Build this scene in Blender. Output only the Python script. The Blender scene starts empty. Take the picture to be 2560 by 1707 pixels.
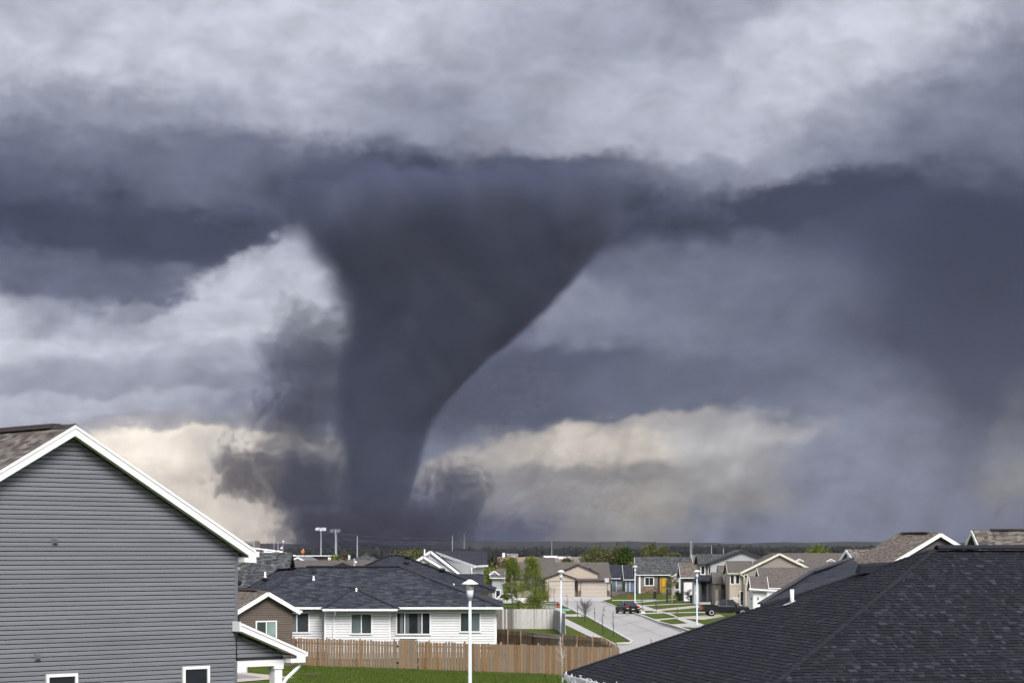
import bpy, math, random
from mathutils import Vector, Matrix
random.seed(7)
sc = bpy.context.scene
# ------------------------------------------------------------------ camera
FP = 5333.0          # focal length in photo pixels (photo 2560 wide)
HC = 6.8             # eye height
HZ = 1372.0          # horizon row of the photo
cam_d = bpy.data.cameras.new('camera'); cam = bpy.data.objects.new('camera', cam_d)
sc.collection.objects.link(cam); sc.camera = cam
cam_d.sensor_width = 36.0; cam_d.lens = FP / 2560 * 36.0
cam_d.shift_y = (HZ - 853.5) / 2560
cam_d.clip_start = 0.5; cam_d.clip_end = 40000
cam.location = (0, 0, HC); cam.rotation_euler = (math.pi / 2, 0, 0)
# ------------------------------------------------------------------ exposure / render
EXPO = 1.6
sc.view_settings.view_transform = 'Standard'; sc.view_settings.look = 'None'
sc.view_settings.gamma = 1; sc.view_settings.use_curve_mapping = False
sc.view_settings.exposure = EXPO
sc.render.engine = 'CYCLES'
cy = sc.cycles
cy.use_denoising = True; cy.max_bounces = 6; cy.diffuse_bounces = 2; cy.glossy_bounces = 3
cy.transmission_bounces = 4; cy.transparent_max_bounces = 16; cy.volume_bounces = 1
cy.use_adaptive_sampling = True; cy.adaptive_threshold = 0.04; cy.adaptive_min_samples = 12
cy.volume_max_steps = 256
cy.sample_clamp_indirect = 5
# ------------------------------------------------------------------ colour helpers
def lin(c):
    c = c / 255.0
    return c / 12.92 if c <= 0.04045 else ((c + 0.055) / 1.055) ** 2.4
def rgb(r, g, b): return (lin(r), lin(g), lin(b), 1.0)
# ------------------------------------------------------------------ sun (behind the camera, soft through cloud)
SUN_DIR = Vector((0.26, -0.72, 0.72)).normalized()
sun_d = bpy.data.lights.new('sun', 'SUN'); sun_d.energy = 1.5; sun_d.angle = math.radians(28); sun_d.color = (1.0, 0.96, 0.9)
sun = bpy.data.objects.new('sun', sun_d); sc.collection.objects.link(sun)
sun.rotation_euler = (-SUN_DIR).to_track_quat('-Z', 'Y').to_euler()
# ------------------------------------------------------------------ world: storm cloud over a clear sky
ROWS_Y = [0, 100, 200, 300, 400, 500, 600, 700, 800, 900, 980, 1040, 1100, 1170, 1250, 1340]
# brightness of the cloud deck on a coarse direction grid (w = lit by the low clear strip, else blue grey)
SKY = """
188 190 195 202 210 208 205 198 188 178 172 168 166 180 214 206 190
190 192 200 206 208 206 200 190 178 168 165 165 178 216 214 198 176
200 205 205 200 196 190 178 170 172 172 174 182 208 206 190 165 146
150 150 150 158 176 184 165 158 166 180 187 190 188 174 148 136 132
102 106 108 110 114 116 118 134 164 176 182 176 160 136 116 112 112
 78  78  84 100 104 108  84 104  96  92  96 118 112  98  84  82  90
 66  66  74  74  80  80  76  74  68  64  66  80  76  76  80  78  82
 98  94  84 112 172 190  96  78  70  72  92 104 104  96  84  70  70
208 170 150 190 210 192 120  84  76  92 122 124 110 112 104  78  70
206 192 190 190 170 108  92  86  84 104 132 108 110 108 100  78  68
164 162 168 162 140  94  86  82  90  92  94  98 106 108 106  86  70
192 194 186 172 132  94  90  90  90  88  98 104 108 112 114 100  80
262w 268w 268w 262w 236w 164h 120 110 134h 172w 214w 198h 180h 150 118 114 120
272w 272w 266w 240w 168h 110h 100 110 146h 178w 184w 172h 160h 142 120 114 124h
268w 266w 254w 220w 190w 96 80 84 106 148h 158w 146h 136h 126 116 114 126h
246w 244w 240w 226w 208w 130h 76 72 76 130h 138h 124 116 112 110 110 120h
"""
world = bpy.data.worlds.new('World'); sc.world = world; world.use_nodes = True
wt = world.node_tree; wt.nodes.clear()
class NT:
    def __init__(s, t): s.t = t
    def n(s, kind, **kw):
        nd = s.t.nodes.new('ShaderNode' + kind)
        for k, v in kw.items(): setattr(nd, k, v)
        return nd
    def put(s, sock, v):
        if hasattr(v, 'is_linked') or isinstance(v, bpy.types.NodeSocket): s.t.links.new(v, sock)
        else: sock.default_value = v
    def m(s, op, a, b=None, c=None, clamp=False):
        nd = s.n('Math', operation=op, use_clamp=clamp); s.put(nd.inputs[0], a)
        if b is not None: s.put(nd.inputs[1], b)
        if c is not None: s.put(nd.inputs[2], c)
        return nd.outputs[0]
    def vm(s, op, a, b=None):
        nd = s.n('VectorMath', operation=op); s.put(nd.inputs[0], a)
        if b is not None: s.put(nd.inputs[3 if op == 'SCALE' else 1], b)
        return nd.outputs['Value' if op in ('LENGTH', 'DOT_PRODUCT') else 'Vector']
    def smooth(s, v, a, b, c=0.0, d=1.0, kind='SMOOTHSTEP'):
        nd = s.n('MapRange', interpolation_type=kind, clamp=True) if kind == 'LINEAR' else s.n('MapRange', interpolation_type=kind)
        s.put(nd.inputs[0], v); s.put(nd.inputs[1], a); s.put(nd.inputs[2], b); s.put(nd.inputs[3], c); s.put(nd.inputs[4], d)
        return nd.outputs[0]
    def noise(s, vec, scale, detail=4, rough=0.5, out=0, dist=0.0):
        nd = s.n('TexNoise'); s.put(nd.inputs['Vector'], vec); s.put(nd.inputs['Scale'], scale)
        s.put(nd.inputs['Detail'], detail); s.put(nd.inputs['Roughness'], rough); s.put(nd.inputs['Distortion'], dist)
        return nd.outputs[out]
    def mix(s, f, a, b, mode='MIX'):
        nd = s.n('Mix', data_type='RGBA', blend_type=mode); s.put(nd.inputs[0], f); s.put(nd.inputs[6], a); s.put(nd.inputs[7], b)
        return nd.outputs[2]
    def comb(s, x, y, z):
        nd = s.n('CombineXYZ'); s.put(nd.inputs[0], x); s.put(nd.inputs[1], y); s.put(nd.inputs[2], z); return nd.outputs[0]
    def sep(s, v):
        nd = s.n('SeparateXYZ'); s.put(nd.inputs[0], v); return nd.outputs
W = NT(wt)
def cloud_rgb(tok):
    warm = tok.endswith('w'); half = tok.endswith('h'); g = float(tok.rstrip('wh'))
    if half: r, b = g * 1.01, g * 1.0
    elif warm: r, b = g * 1.035, g * 0.925; g = g * 0.985
    else:
        k = max(0.0, min(1.0, (g - 60) / 150)); r = g - 4 ; b = g + 26 * (1 - k) + 13 * k
    e = 2 ** EXPO
    return (lin(r) / e, lin(g) / e, lin(b) / e, 1)
tc = W.n('TexCoord'); D = tc.outputs['Generated']
dx, dy, dz = W.sep(D)
az = W.m('ARCTAN2', dx, dy)
el = W.m('ARCSINE', dz)
U = W.m('MULTIPLY_ADD', az, FP, 1280.0)
V = W.m('MULTIPLY_ADD', el, -FP * 1.012, HZ)
P2 = W.comb(W.m('MULTIPLY', U, 0.001), W.m('MULTIPLY', V, 0.001), W.m('MULTIPLY', dy, 0.4))
big = W.vm('SUBTRACT', W.noise(W.vm('MULTIPLY', P2, (1.0, 1.5, 1)), 2.6, 5, 0.56, 1), (.5, .5, .5))
fine = W.vm('SUBTRACT', W.noise(W.vm('MULTIPLY', P2, (1.0, 1.25, 1)), 11.0, 4, 0.6, 1), (.5, .5, .5))
bx_, by_, bz_ = W.sep(big); fx_, fy_, fz_ = W.sep(fine)
Uw = W.m('ADD', U, W.m('MULTIPLY_ADD', bx_, 330.0, W.m('MULTIPLY', fx_, 150.0)))
Vw = W.m('ADD', V, W.m('MULTIPLY_ADD', by_, 230.0, W.m('MULTIPLY', fy_, 110.0)))
Uu = W.m('MULTIPLY', W.m('PINGPONG', Uw, 2560.0), 1 / 2560.0)
col = None
for i, line in enumerate([l for l in SKY.strip().splitlines()]):
    toks = line.split()
    rp = W.n('ValToRGB'); cr = rp.color_ramp; cr.interpolation = 'EASE'
    while len(cr.elements) < len(toks): cr.elements.new(0.5)
    for k, t in enumerate(toks):
        cr.elements[k].position = k / (len(toks) - 1)
    for k, t in enumerate(toks):
        cr.elements[k].color = cloud_rgb(t)
    wt.links.new(Uu, rp.inputs[0])
    if col is None: col = rp.outputs[0]
    else: col = W.mix(W.smooth(Vw, ROWS_Y[i - 1], ROWS_Y[i]), col, rp.outputs[0])
# larger cloud masses: (centre u, v, half sizes, tilt, colour, strength, edge softness)
def mass(cur, cu, cv, ru, rv, tilt, tok, k, soft):
    a = math.radians(tilt); du = W.m('SUBTRACT', Um, cu); dv = W.m('SUBTRACT', Vm, cv)
    p = W.m('ADD', W.m('MULTIPLY', du, math.cos(a) / ru), W.m('MULTIPLY', dv, math.sin(a) / ru))
    q = W.m('ADD', W.m('MULTIPLY', du, -math.sin(a) / rv), W.m('MULTIPLY', dv, math.cos(a) / rv))
    r = W.m('SQRT', W.m('ADD', W.m('MULTIPLY', p, p), W.m('MULTIPLY', q, q)))
    return W.mix(W.m('MULTIPLY', W.smooth(r, 1.0 + soft, 1.0 - soft), k), cur, cloud_rgb(tok))
Upp = W.m('PINGPONG', U, 2560.0)
Um = W.m('ADD', Upp, W.m('MULTIPLY_ADD', bx_, 220.0, W.m('MULTIPLY', fx_, 130.0)))
Vm = W.m('ADD', V, W.m('MULTIPLY_ADD', by_, 150.0, W.m('MULTIPLY', fy_, 100.0)))
for spec in ((330, 575, 430, 75, 2, '46', .88, .35), (640, 400, 330, 60, 3, '104', .55, .6), (110, 680, 320, 55, 4, '96', .7, .4),
             (620, 750, 190, 95, -18, '214', .85, .3), (720, 650, 90, 55, -30, '186', .7, .4), (420, 790, 230, 45, -8, '196', .7, .4), (350, 775, 70, 22, -15, '118', .6, .7),
             (90, 860, 300, 28, 0, '220', .75, .6), (300, 940, 480, 42, 1, '150', .6, .5), (150, 1000, 420, 16, 0, '196', .6, .6), (420, 1066, 480, 24, -1, '138', .65, .5),
             (2010, 140, 180, 130, -30, '206', .75, .35), (2230, 70, 230, 90, -18, '208', .6, .45), (1560, 250, 340, 70, -8, '188', .55, .5), (1180, 300, 260, 60, 6, '142', .45, .7), (2500, 300, 220, 130, -20, '112', .5, .6),
             (1150, 485, 520, 95, 1, '44', .95, .35), (1850, 540, 430, 62, -9, '44', .92, .4), (930, 440, 170, 40, 10, '74', .7, .6), (1420, 440, 200, 34, -6, '80', .6, .6), (1620, 455, 260, 36, -8, '118', .6, .5), (2350, 560, 340, 120, -4, '58', .8, .5),
             (1700, 730, 330, 130, -4, '116', .75, .4), (1450, 775, 110, 95, -42, '142', .8, .4), (1560, 830, 260, 30, -6, '124', .6, .6), (2020, 780, 200, 150, 10, '96', .5, .6), (1330, 965, 310, 95, -11, '66', .9, .25), (1720, 960, 300, 75, -3, '92', .8, .3),
             (2440, 780, 300, 330, 24, '42', .9, .45), (2170, 1180, 230, 220, 8, '130', .8, .5), (2500, 1130, 50, 160, 14, '140h', .35, .7), (1460, 1110, 74, 50, -10, '222w', .8, .6), (1240, 1145, 170, 42, -8, '204w', .65, .6), (1560, 1060, 240, 22, -8, '204w', .6, .6), (1350, 1230, 220, 50, 0, '172h', .5, .6), (1620, 1180, 110, 36, 10, '118h', .7, .6), (1450, 1190, 170, 22, 4, '118h', .6, .6), (1830, 1075, 190, 40, 0, '184h', .7, .5), (2540, 1300, 90, 50, -30, '104', .6, .6)):
    col = mass(col, *spec)
# billows, and thin rain shafts in the low part of the deck
bill = W.noise(W.vm('MULTIPLY', P2, (1, 1.6, 1)), 7.0, 6, 0.58, 0, 0.6)
puff = W.noise(W.vm('MULTIPLY', P2, (1, 1.2, 1)), 28.0, 4, 0.62)
vo = W.n('TexVoronoi', feature='F1', voronoi_dimensions='2D', normalize=True); W.put(vo.inputs['Vector'], W.vm('ADD', W.vm('MULTIPLY', P2, (1, 1.35, 1)), W.vm('SCALE', fine, 0.10))); vo.inputs['Scale'].default_value = 6.0; vo.inputs['Detail'].default_value = 3.0; vo.inputs['Roughness'].default_value = 0.5
lump = W.smooth(vo.outputs['Distance'], 0.1, 0.5, 0.09, -0.11, 'LINEAR')
gain = W.m('ADD', W.m('ADD', lump, W.smooth(bill, 0.3, 0.72, 0.86, 1.17, 'LINEAR')), W.m('MULTIPLY', W.m('SUBTRACT', puff, 0.5), W.smooth(V, 250.0, 620.0, 0.10, 0.30)))
shaft = W.noise(W.comb(W.m('MULTIPLY', W.m('MULTIPLY_ADD', V, 0.32, U), 0.010), W.m('MULTIPLY', V, 0.0010), 0.0), 1.0, 5, 0.6)
low = W.smooth(V, 850.0, 1150.0)
gain = W.m('MULTIPLY', gain, W.m('MULTIPLY_ADD', low, W.smooth(shaft, 0.3, 0.7, -0.15, 0.15, 'LINEAR'), 1.0))
gv = W.n('CombineXYZ'); [wt.links.new(gain, gv.inputs[k]) for k in range(3)]
cloud = W.mix(1.0, col, gv.outputs[0], 'MULTIPLY')
# away from the storm the overcast is lighter
back = W.smooth(dy, 0.55, -0.5)
cloud = W.mix(W.m('MULTIPLY', back, 0.85), cloud, cloud_rgb('232'))
sky = W.n('TexSky'); sky.sky_type = 'NISHITA'; sky.sun_disc = False
sky.sun_elevation = math.asin(SUN_DIR.z); sky.sun_rotation = math.atan2(SUN_DIR.x, SUN_DIR.y)
skyc = W.mix(1.0, sky.outputs[0], (0.06, 0.06, 0.06, 1), 'MULTIPLY')
allc = W.mix(0.985, skyc, cloud)
bg = W.n('Background'); wt.links.new(allc, bg.inputs[0]); bg.inputs[1].default_value = 1.0
wo = W.n('OutputWorld'); wt.links.new(bg.outputs[0], wo.inputs[0])
world.cycles.sampling_method = 'MANUAL'; world.cycles.sample_map_resolution = 512
# ------------------------------------------------------------------ mesh helpers
def ground_z(Y):
    return 0.0 if Y < 124 else -0.0078 * (min(Y, 480) - 124)
def X(px, Y): return (px - 1280) / FP * Y
def Z(py, Y): return HC - (py - HZ) / FP * Y
def P(px, py, Y): return Vector((X(px, Y), Y, Z(py, Y)))
def G(px, py, dz=0.0):
    Y = 300.0
    for _ in range(40): Y = (HC - ground_z(Y) - dz) * FP / (py - HZ)
    return Vector((X(px, Y), Y, ground_z(Y) + dz))
BASE = {}
def world_of(o):
    return BASE.get(o.name, Vector((0, 0, 0))) if o else Vector((0, 0, 0))
def thing(name, label, cat, loc, group=None):
    o = bpy.data.objects.new(name, None); sc.collection.objects.link(o)
    o.location = loc; o.empty_display_size = 0.2; BASE[o.name] = Vector(loc)
    tag(o, label, cat, group); return o
def tag(o, label, cat, group=None, kind=None):
    o['label'] = label; o['category'] = cat
    if group: o['group'] = group
    if kind: o['kind'] = kind
    return o
def mk(name, verts, faces, mat, parent=None, uv=None, smooth=False, tint=None):
    """one mesh object from world-space vertices"""
    off = world_of(parent)
    me = bpy.data.meshes.new(name)
    me.from_pydata([tuple(Vector(v) - off) for v in verts], [], faces)
    if uv:
        l = me.uv_layers.new(name='UVMap')
        for i, c in enumerate(uv): l.data[i].uv = c
    if tint:
        a = me.color_attributes.new('tint', 'FLOAT_COLOR', 'CORNER')
        for i, c in enumerate(tint): a.data[i].color = (c, c, c, 1)
    if smooth: me.polygons.foreach_set('use_smooth', [True] * len(me.polygons))
    me.materials.append(mat); me.update()
    o = bpy.data.objects.new(name, me); sc.collection.objects.link(o)
    if parent: o.parent = parent
    BASE[o.name] = off
    return o
class MB:
    def __init__(s): s.v = []; s.f = []
    def add(s, vs, fs):
        n = len(s.v); s.v += [Vector(v) for v in vs]; s.f += [tuple(i + n for i in f) for f in fs]; return s
    def hexa(s, b, t):   # 4 bottom, 4 top points
        return s.add(list(b) + list(t), [(3, 2, 1, 0), (4, 5, 6, 7), (0, 1, 5, 4), (1, 2, 6, 5), (2, 3, 7, 6), (3, 0, 4, 7)])
    def box(s, x0, x1, y0, y1, z0, z1):
        return s.hexa([(x0, y0, z0), (x1, y0, z0), (x1, y1, z0), (x0, y1, z0)], [(x0, y0, z1), (x1, y0, z1), (x1, y1, z1), (x0, y1, z1)])
    def obox(s, o, a, b, c):  # origin and three edge vectors
        o, a, b, c = map(Vector, (o, a, b, c))
        return s.hexa([o, o + a, o + a + b, o + b], [o + c, o + a + c, o + a + b + c, o + b + c])
    def slab(s, pts, th):     # polygon thickened downwards along its normal
        pts = [Vector(p) for p in pts]; n = Vector((0, 0, 0))
        for i in range(len(pts)):
            p, q = pts[i], pts[(i + 1) % len(pts)]; n += p.cross(q)
        n.normalize(); k = len(pts); lo = [p - n * th for p in pts]
        return s.add(pts + lo, [tuple(range(k)), tuple(range(2 * k - 1, k - 1, -1))] + [(i, i + k, (i + 1) % k + k, (i + 1) % k) for i in range(k)])
    def bar(s, p, q, w, h=None, up=(0, 0, 1)):
        p, q = Vector(p), Vector(q); h = h or w; d = (q - p).normalized(); up = Vector(up)
        a = d.cross(up); a = a.normalized() if a.length > 1e-4 else Vector((1, 0, 0)); b = a.cross(d).normalized()
        c = [a * (w / 2) * i + b * (h / 2) * j for i, j in ((-1, -1), (1, -1), (1, 1), (-1, 1))]
        return s.hexa([p + k for k in c], [q + k for k in c])
    def tube(s, pts, rads, n=8, cap=True):
        pts = [Vector(p) for p in pts]; base = len(s.v); k = len(pts)
        for i, p in enumerate(pts):
            d = (pts[min(i + 1, k - 1)] - pts[max(i - 1, 0)]).normalized()
            a = d.cross(Vector((0, 0, 1))) if abs(d.z) < 0.95 else d.cross(Vector((1, 0, 0))); a.normalize(); b = a.cross(d)
            for j in range(n):
                t = 2 * math.pi * j / n; s.v.append(p + (a * math.cos(t) + b * math.sin(t)) * rads[i])
        for i in range(k - 1):
            for j in range(n):
                s.f.append((base + i * n + j, base + i * n + (j + 1) % n, base + (i + 1) * n + (j + 1) % n, base + (i + 1) * n + j))
        if cap:
            s.f.append(tuple(base + j for j in range(n))[::-1]); s.f.append(tuple(base + (k - 1) * n + j for j in range(n)))
        return s
    def lathe(s, c, prof, n=16):  # prof: (r, z)
        return s.tube([(c[0], c[1], c[2] + z) for r, z in prof], [r for r, z in prof], n)
    def ell(s, c, rx, ry, rz, n=10, m=7):
        c = Vector(c); base = len(s.v)
        for i in range(m + 1):
            t = math.pi * i / m
            for j in range(n):
                a = 2 * math.pi * j / n; s.v.append(c + Vector((rx * math.sin(t) * math.cos(a), ry * math.sin(t) * math.sin(a), -rz * math.cos(t))))
        for i in range(m):
            for j in range(n):
                s.f.append((base + i * n + j, base + i * n + (j + 1) % n, base + (i + 1) * n + (j + 1) % n, base + (i + 1) * n + j))
        return s
    def build(s, name, mat, parent=None, smooth=False): return mk(name, s.v, s.f, mat, parent, smooth=smooth)
# ------------------------------------------------------------------ materials
MATS = {}
def newmat(name):
    m = bpy.data.materials.new(name); m.use_nodes = True; t = NT(m.node_tree)
    b = m.node_tree.nodes['Principled BSDF']; MATS[name] = m; return m, t, b
def paint(name, c, rough=0.6, var=0.12, scale=3.0, bump=0.0, bscale=40.0, spec=0.3, metal=0.0, rnd=0.0, stretch=(1, 1, 1)):
    m, t, b = newmat(name); co = t.n('TexCoord').outputs['Object']
    v = t.vm('MULTIPLY', co, stretch)
    f = t.smooth(t.noise(v, scale, 5, 0.6), 0.25, 0.75, 1 - var, 1 + var, 'LINEAR')
    if rnd:
        oi = t.n('ObjectInfo'); f = t.m('MULTIPLY', f, t.smooth(oi.outputs['Random'], 0, 1, 1 - rnd, 1 + rnd, 'LINEAR'))
    cv = t.n('CombineXYZ'); [t.put(cv.inputs[i], f) for i in range(3)]
    t.put(b.inputs['Base Color'], t.mix(1.0, c, cv.outputs[0], 'MULTIPLY'))
    b.inputs['Roughness'].default_value = rough; b.inputs['Specular IOR Level'].default_value = spec; b.inputs['Metallic'].default_value = metal
    if bump:
        bp = t.n('Bump'); bp.inputs['Strength'].default_value = bump; bp.inputs['Distance'].default_value = 0.02
        t.put(bp.inputs['Height'], t.noise(v, bscale, 4, 0.6)); t.put(b.inputs['Normal'], bp.outputs[0])
    return m
def lapped(name, c, lap=0.114, rough=0.55, depth=0.6, var=0.06):
    """board siding far enough away that the laps are relief in the material"""
    m, t, b = newmat(name); co = t.n('TexCoord').outputs['Object']; x, y, z = t.sep(co)
    fr = t.m('FRACT', t.m('MULTIPLY', z, 1 / lap))
    bp = t.n('Bump'); bp.inputs['Strength'].default_value = depth; bp.inputs['Distance'].default_value = 0.02
    t.put(bp.inputs['Height'], t.m('SUBTRACT', 1.0, fr)); t.put(b.inputs['Normal'], bp.outputs[0])
    f = t.smooth(t.noise(co, 1.5, 4, 0.6), 0.25, 0.75, 1 - var, 1 + var, 'LINEAR')
    cv = t.n('CombineXYZ'); [t.put(cv.inputs[i], f) for i in range(3)]
    t.put(b.inputs['Base Color'], t.mix(1.0, c, cv.outputs[0], 'MULTIPLY')); b.inputs['Roughness'].default_value = rough
    return m
def shingled(name, cols, row=0.143, tab=0.3, patch=0.5, rough=0.9):
    """laminated shingles: tone picked tab by tab from the UVs (metres along eave, metres up slope)"""
    m, t, b = newmat(name); uv = t.n('UVMap').outputs[0]; u, v, _ = t.sep(uv)
    r = t.m('FLOOR', t.m('MULTIPLY', v, 1 / row))
    w1 = t.n('TexWhiteNoise', noise_dimensions='1D'); t.put(w1.inputs['W'], r)
    u2 = t.m('MULTIPLY_ADD', w1.outputs[0], 7.3, u)
    cell = t.m('FLOOR', t.m('MULTIPLY', t.m('ADD', u2, t.m('MULTIPLY', t.noise(t.comb(u2, r, 0.0), 2.3, 1, 0.5), 0.35)), 1 / tab))
    w2 = t.n('TexWhiteNoise', noise_dimensions='2D'); t.put(w2.inputs['Vector'], t.comb(r, cell, 0.0))
    big = t.noise(t.vm('MULTIPLY', t.comb(u, v, 0.0), (1.0, 2.2, 1)), 2.2, 4, 0.6)
    k = t.m('ADD', t.m('MULTIPLY', w2.outputs[0], 1 - patch), t.m('MULTIPLY', t.smooth(big, 0.3, 0.7, 0, 1, 'LINEAR'), patch))
    rp = t.n('ValToRGB'); cr = rp.color_ramp
    while len(cr.elements) < len(cols): cr.elements.new(0.5)
    for i in range(len(cols)): cr.elements[i].position = i / (len(cols) - 1)
    for i, c in enumerate(cols): cr.elements[i].color = c
    t.put(rp.inputs[0], k)
    fr = t.m('FRACT', t.m('MULTIPLY', v, 1 / row))
    bp = t.n('Bump'); bp.inputs['Strength'].default_value = 0.7; bp.inputs['Distance'].default_value = 0.03
    t.put(bp.inputs['Height'], t.m('MULTIPLY_ADD', w2.outputs[0], 0.35, t.m('SUBTRACT', 1.0, fr))); t.put(b.inputs['Normal'], bp.outputs[0])
    t.put(b.inputs['Base Color'], rp.outputs[0]); b.inputs['Roughness'].default_value = rough; b.inputs['Specular IOR Level'].default_value = 0.2
    return m
def tinted(name, c, rough=0.9, grain=0.35, gscale=60.0, stretch=(1, 1, 1)):
    """takes the per-piece 'tint' of the mesh"""
    m, t, b = newmat(name); a = t.n('Attribute', attribute_name='tint'); co = t.n('TexCoord').outputs['Object']
    f = t.smooth(t.noise(t.vm('MULTIPLY', co, stretch), gscale, 3, 0.7), 0.2, 0.8, 1 - grain, 1 + grain, 'LINEAR')
    cv = t.n('CombineXYZ'); [t.put(cv.inputs[i], f) for i in range(3)]
    t.put(b.inputs['Base Color'], t.mix(1.0, t.mix(1.0, c, a.outputs[0], 'MULTIPLY'), cv.outputs[0], 'MULTIPLY'))
    b.inputs['Roughness'].default_value = rough; b.inputs['Specular IOR Level'].default_value = 0.25
    return m
def glass(name, c, rough=0.06):
    m, t, b = newmat(name); co = t.n('TexCoord').outputs['Object']
    f = t.smooth(t.noise(co, 1.2, 3, 0.5), 0.3, 0.7, 0.8, 1.2, 'LINEAR'); cv = t.n('CombineXYZ'); [t.put(cv.inputs[i], f) for i in range(3)]
    t.put(b.inputs['Base Color'], t.mix(1.0, c, cv.outputs[0], 'MULTIPLY')); b.inputs['Roughness'].default_value = rough
    b.inputs['Specular IOR Level'].default_value = 0.5; b.inputs['Coat Weight'].default_value = 0.3
    return m
def leafy(name, c1, c2, trans=0.35):
    m, t, b = newmat(name); co = t.n('TexCoord').outputs['Object']; ge = t.n('NewGeometry')
    k = t.m('ADD', t.m('MULTIPLY', ge.outputs['Random Per Island'], 0.6), t.m('MULTIPLY', t.noise(co, 0.6, 3, 0.6), 0.5))
    t.put(b.inputs['Base Color'], t.mix(k, c1, c2)); b.inputs['Roughness'].default_value = 0.7; b.inputs['Specular IOR Level'].default_value = 0.2
    tr = t.n('BsdfTranslucent'); t.put(tr.inputs[0], t.mix(k, c1, c2)); mx = t.n('MixShader'); mx.inputs[0].default_value = trans
    out = m.node_tree.nodes['Material Output']
    m.node_tree.links.new(b.outputs[0], mx.inputs[1]); m.node_tree.links.new(tr.outputs[0], mx.inputs[2]); m.node_tree.links.new(mx.outputs[0], out.inputs[0])
    return m
white_trim = paint('white_trim', (0.80, 0.80, 0.82, 1), 0.45, 0.04, 2.0)
white_metal = paint('white_metal', (0.78, 0.79, 0.82, 1), 0.35, 0.04, 2.0)
cream_trim = paint('cream_trim', (0.66, 0.62, 0.52, 1), 0.5, 0.05)
dark_trim = paint('dark_trim', (0.035, 0.032, 0.038, 1), 0.5, 0.1)
black_plastic = paint('black_plastic', (0.012, 0.012, 0.014, 1), 0.5, 0.1)
concrete = paint('concrete', (0.44, 0.425, 0.415, 1), 0.85, 0.10, 0.35, 0.2, 12)
concrete_warm = paint('concrete_warm', (0.43, 0.385, 0.34, 1), 0.85, 0.10, 0.5, 0.2, 12)
# ------------------------------------------------------------------ tornado (volumes)
TY = 3600.0; TS = FP / TY; TZ0 = -3.0
t_root = thing('tornado', 'dark wide tornado funnel reaching from the storm cloud down to the horizon', 'tornado', (X(910, TY), TY, TZ0))
TAB = [(445, 725, 1680), (480, 738, 1650), (520, 750, 1620), (580, 775, 1560), (640, 822, 1500), (740, 862, 1405), (840, 862, 1300), (930, 845, 1190), (1010, 838, 1120), (1060, 840, 1085),
       (1120, 852, 1066), (1180, 862, 1050), (1240, 862, 1030), (1290, 858, 1003), (1340, 856, 972), (1380, 852, 955)]
ZMAX = (HZ - 440) / TS
def tz(py): return (HZ - py) / TS + HC - TZ0
def tx(px): return (px - 910) / TS
verts, faces = [], []
NR = 28
for py, l, r in TAB:
    c = (tx(l) + tx(r)) / 2; R = (tx(r) - tx(l)) / 2 * 1.22 + 14
    for j in range(NR):
        a = 2 * math.pi * j / NR; verts.append(Vector(t_root.location) + Vector((c + R * math.cos(a), R * math.sin(a), tz(py))))
for i in range(len(TAB) - 1):
    for j in range(NR): faces.append((i * NR + j, (i + 1) * NR + j, (i + 1) * NR + (j + 1) % NR, i * NR + (j + 1) % NR))
faces.append(tuple(range(NR))); faces.append(tuple((len(TAB) - 1) * NR + j for j in range(NR))[::-1])
def vol_mat(name):
    m = bpy.data.materials.new(name); m.use_nodes = True; nt = m.node_tree
    nt.nodes.remove(nt.nodes['Principled BSDF']); t = NT(nt); return m, t, nt.nodes['Material Output']
def fcurve(t, v, pts):
    nd = t.n('FloatCurve'); cu = nd.mapping.curves[0]
    nd.mapping.use_clip = False
    while len(cu.points) < len(pts): cu.points.new(0.5, 0.5)
    for i, p in enumerate(sorted(pts)): cu.points[i].location = p; cu.points[i].handle_type = 'AUTO'
    nd.mapping.update(); t.put(nd.inputs[1], v); return nd.outputs[0]
m_fun, t, out = vol_mat('funnel_condensation')
x, y, z = t.sep(t.n('TexCoord').outputs['Object'])
zn = t.m('MULTIPLY', z, 1 / tz(445))
cpts = [(max(0, tz(py) / tz(445)), (tx(l) + tx(r)) / 2 / 400 + 0.5) for py, l, r in TAB]
rpts = [(max(0, tz(py) / tz(445)), (tx(r) - tx(l)) / 2 / 400) for py, l, r in TAB]
cx = t.m('MULTIPLY', t.m('SUBTRACT', fcurve(t, zn, cpts), 0.5), 400.0)
R = t.m('MULTIPLY', fcurve(t, zn, rpts), 400.0)
lx = t.m('SUBTRACT', x, cx)
rr = t.m('DIVIDE', t.vm('LENGTH', t.comb(lx, y, 0.0)), R)
nv = t.vm('MULTIPLY', t.comb(x, y, z), (1.0, 1.0, 0.6))
nz = t.m('SUBTRACT', t.noise(nv, 0.009, 5, 0.66, 0, 0.6), 0.5)
band = t.noise(t.vm('MULTIPLY', t.comb(t.m('MULTIPLY_ADD', z, 0.55, x), y, t.m('MULTIPLY_ADD', x, -0.35, z)), (1.0, 0.5, 0.35)), 0.012, 3, 0.6, 0, 0.8)
left = t.smooth(t.m('DIVIDE', lx, R), 0.4, -0.8)
amp = t.m('MULTIPLY_ADD', left, 0.60, 0.34)
rn = t.m('MULTIPLY_ADD', nz, amp, rr)
edge0 = t.m('SUBTRACT', 1.0, t.m('MULTIPLY_ADD', left, 0.20, 0.14))
dens = t.m('SUBTRACT', 1.0, t.smooth(rn, edge0, t.m('MULTIPLY_ADD', left, 0.14, 1.02)))
nt_ = t.m('SUBTRACT', t.noise(t.comb(x, y, z), 0.010, 3, 0.62, 0, 0.5), 0.5)
topf = t.smooth(t.m('MULTIPLY_ADD', nt_, 0.40, zn), 0.99, 0.86)
dens = t.m('MULTIPLY', t.m('MULTIPLY', dens, topf), 0.035)
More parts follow.
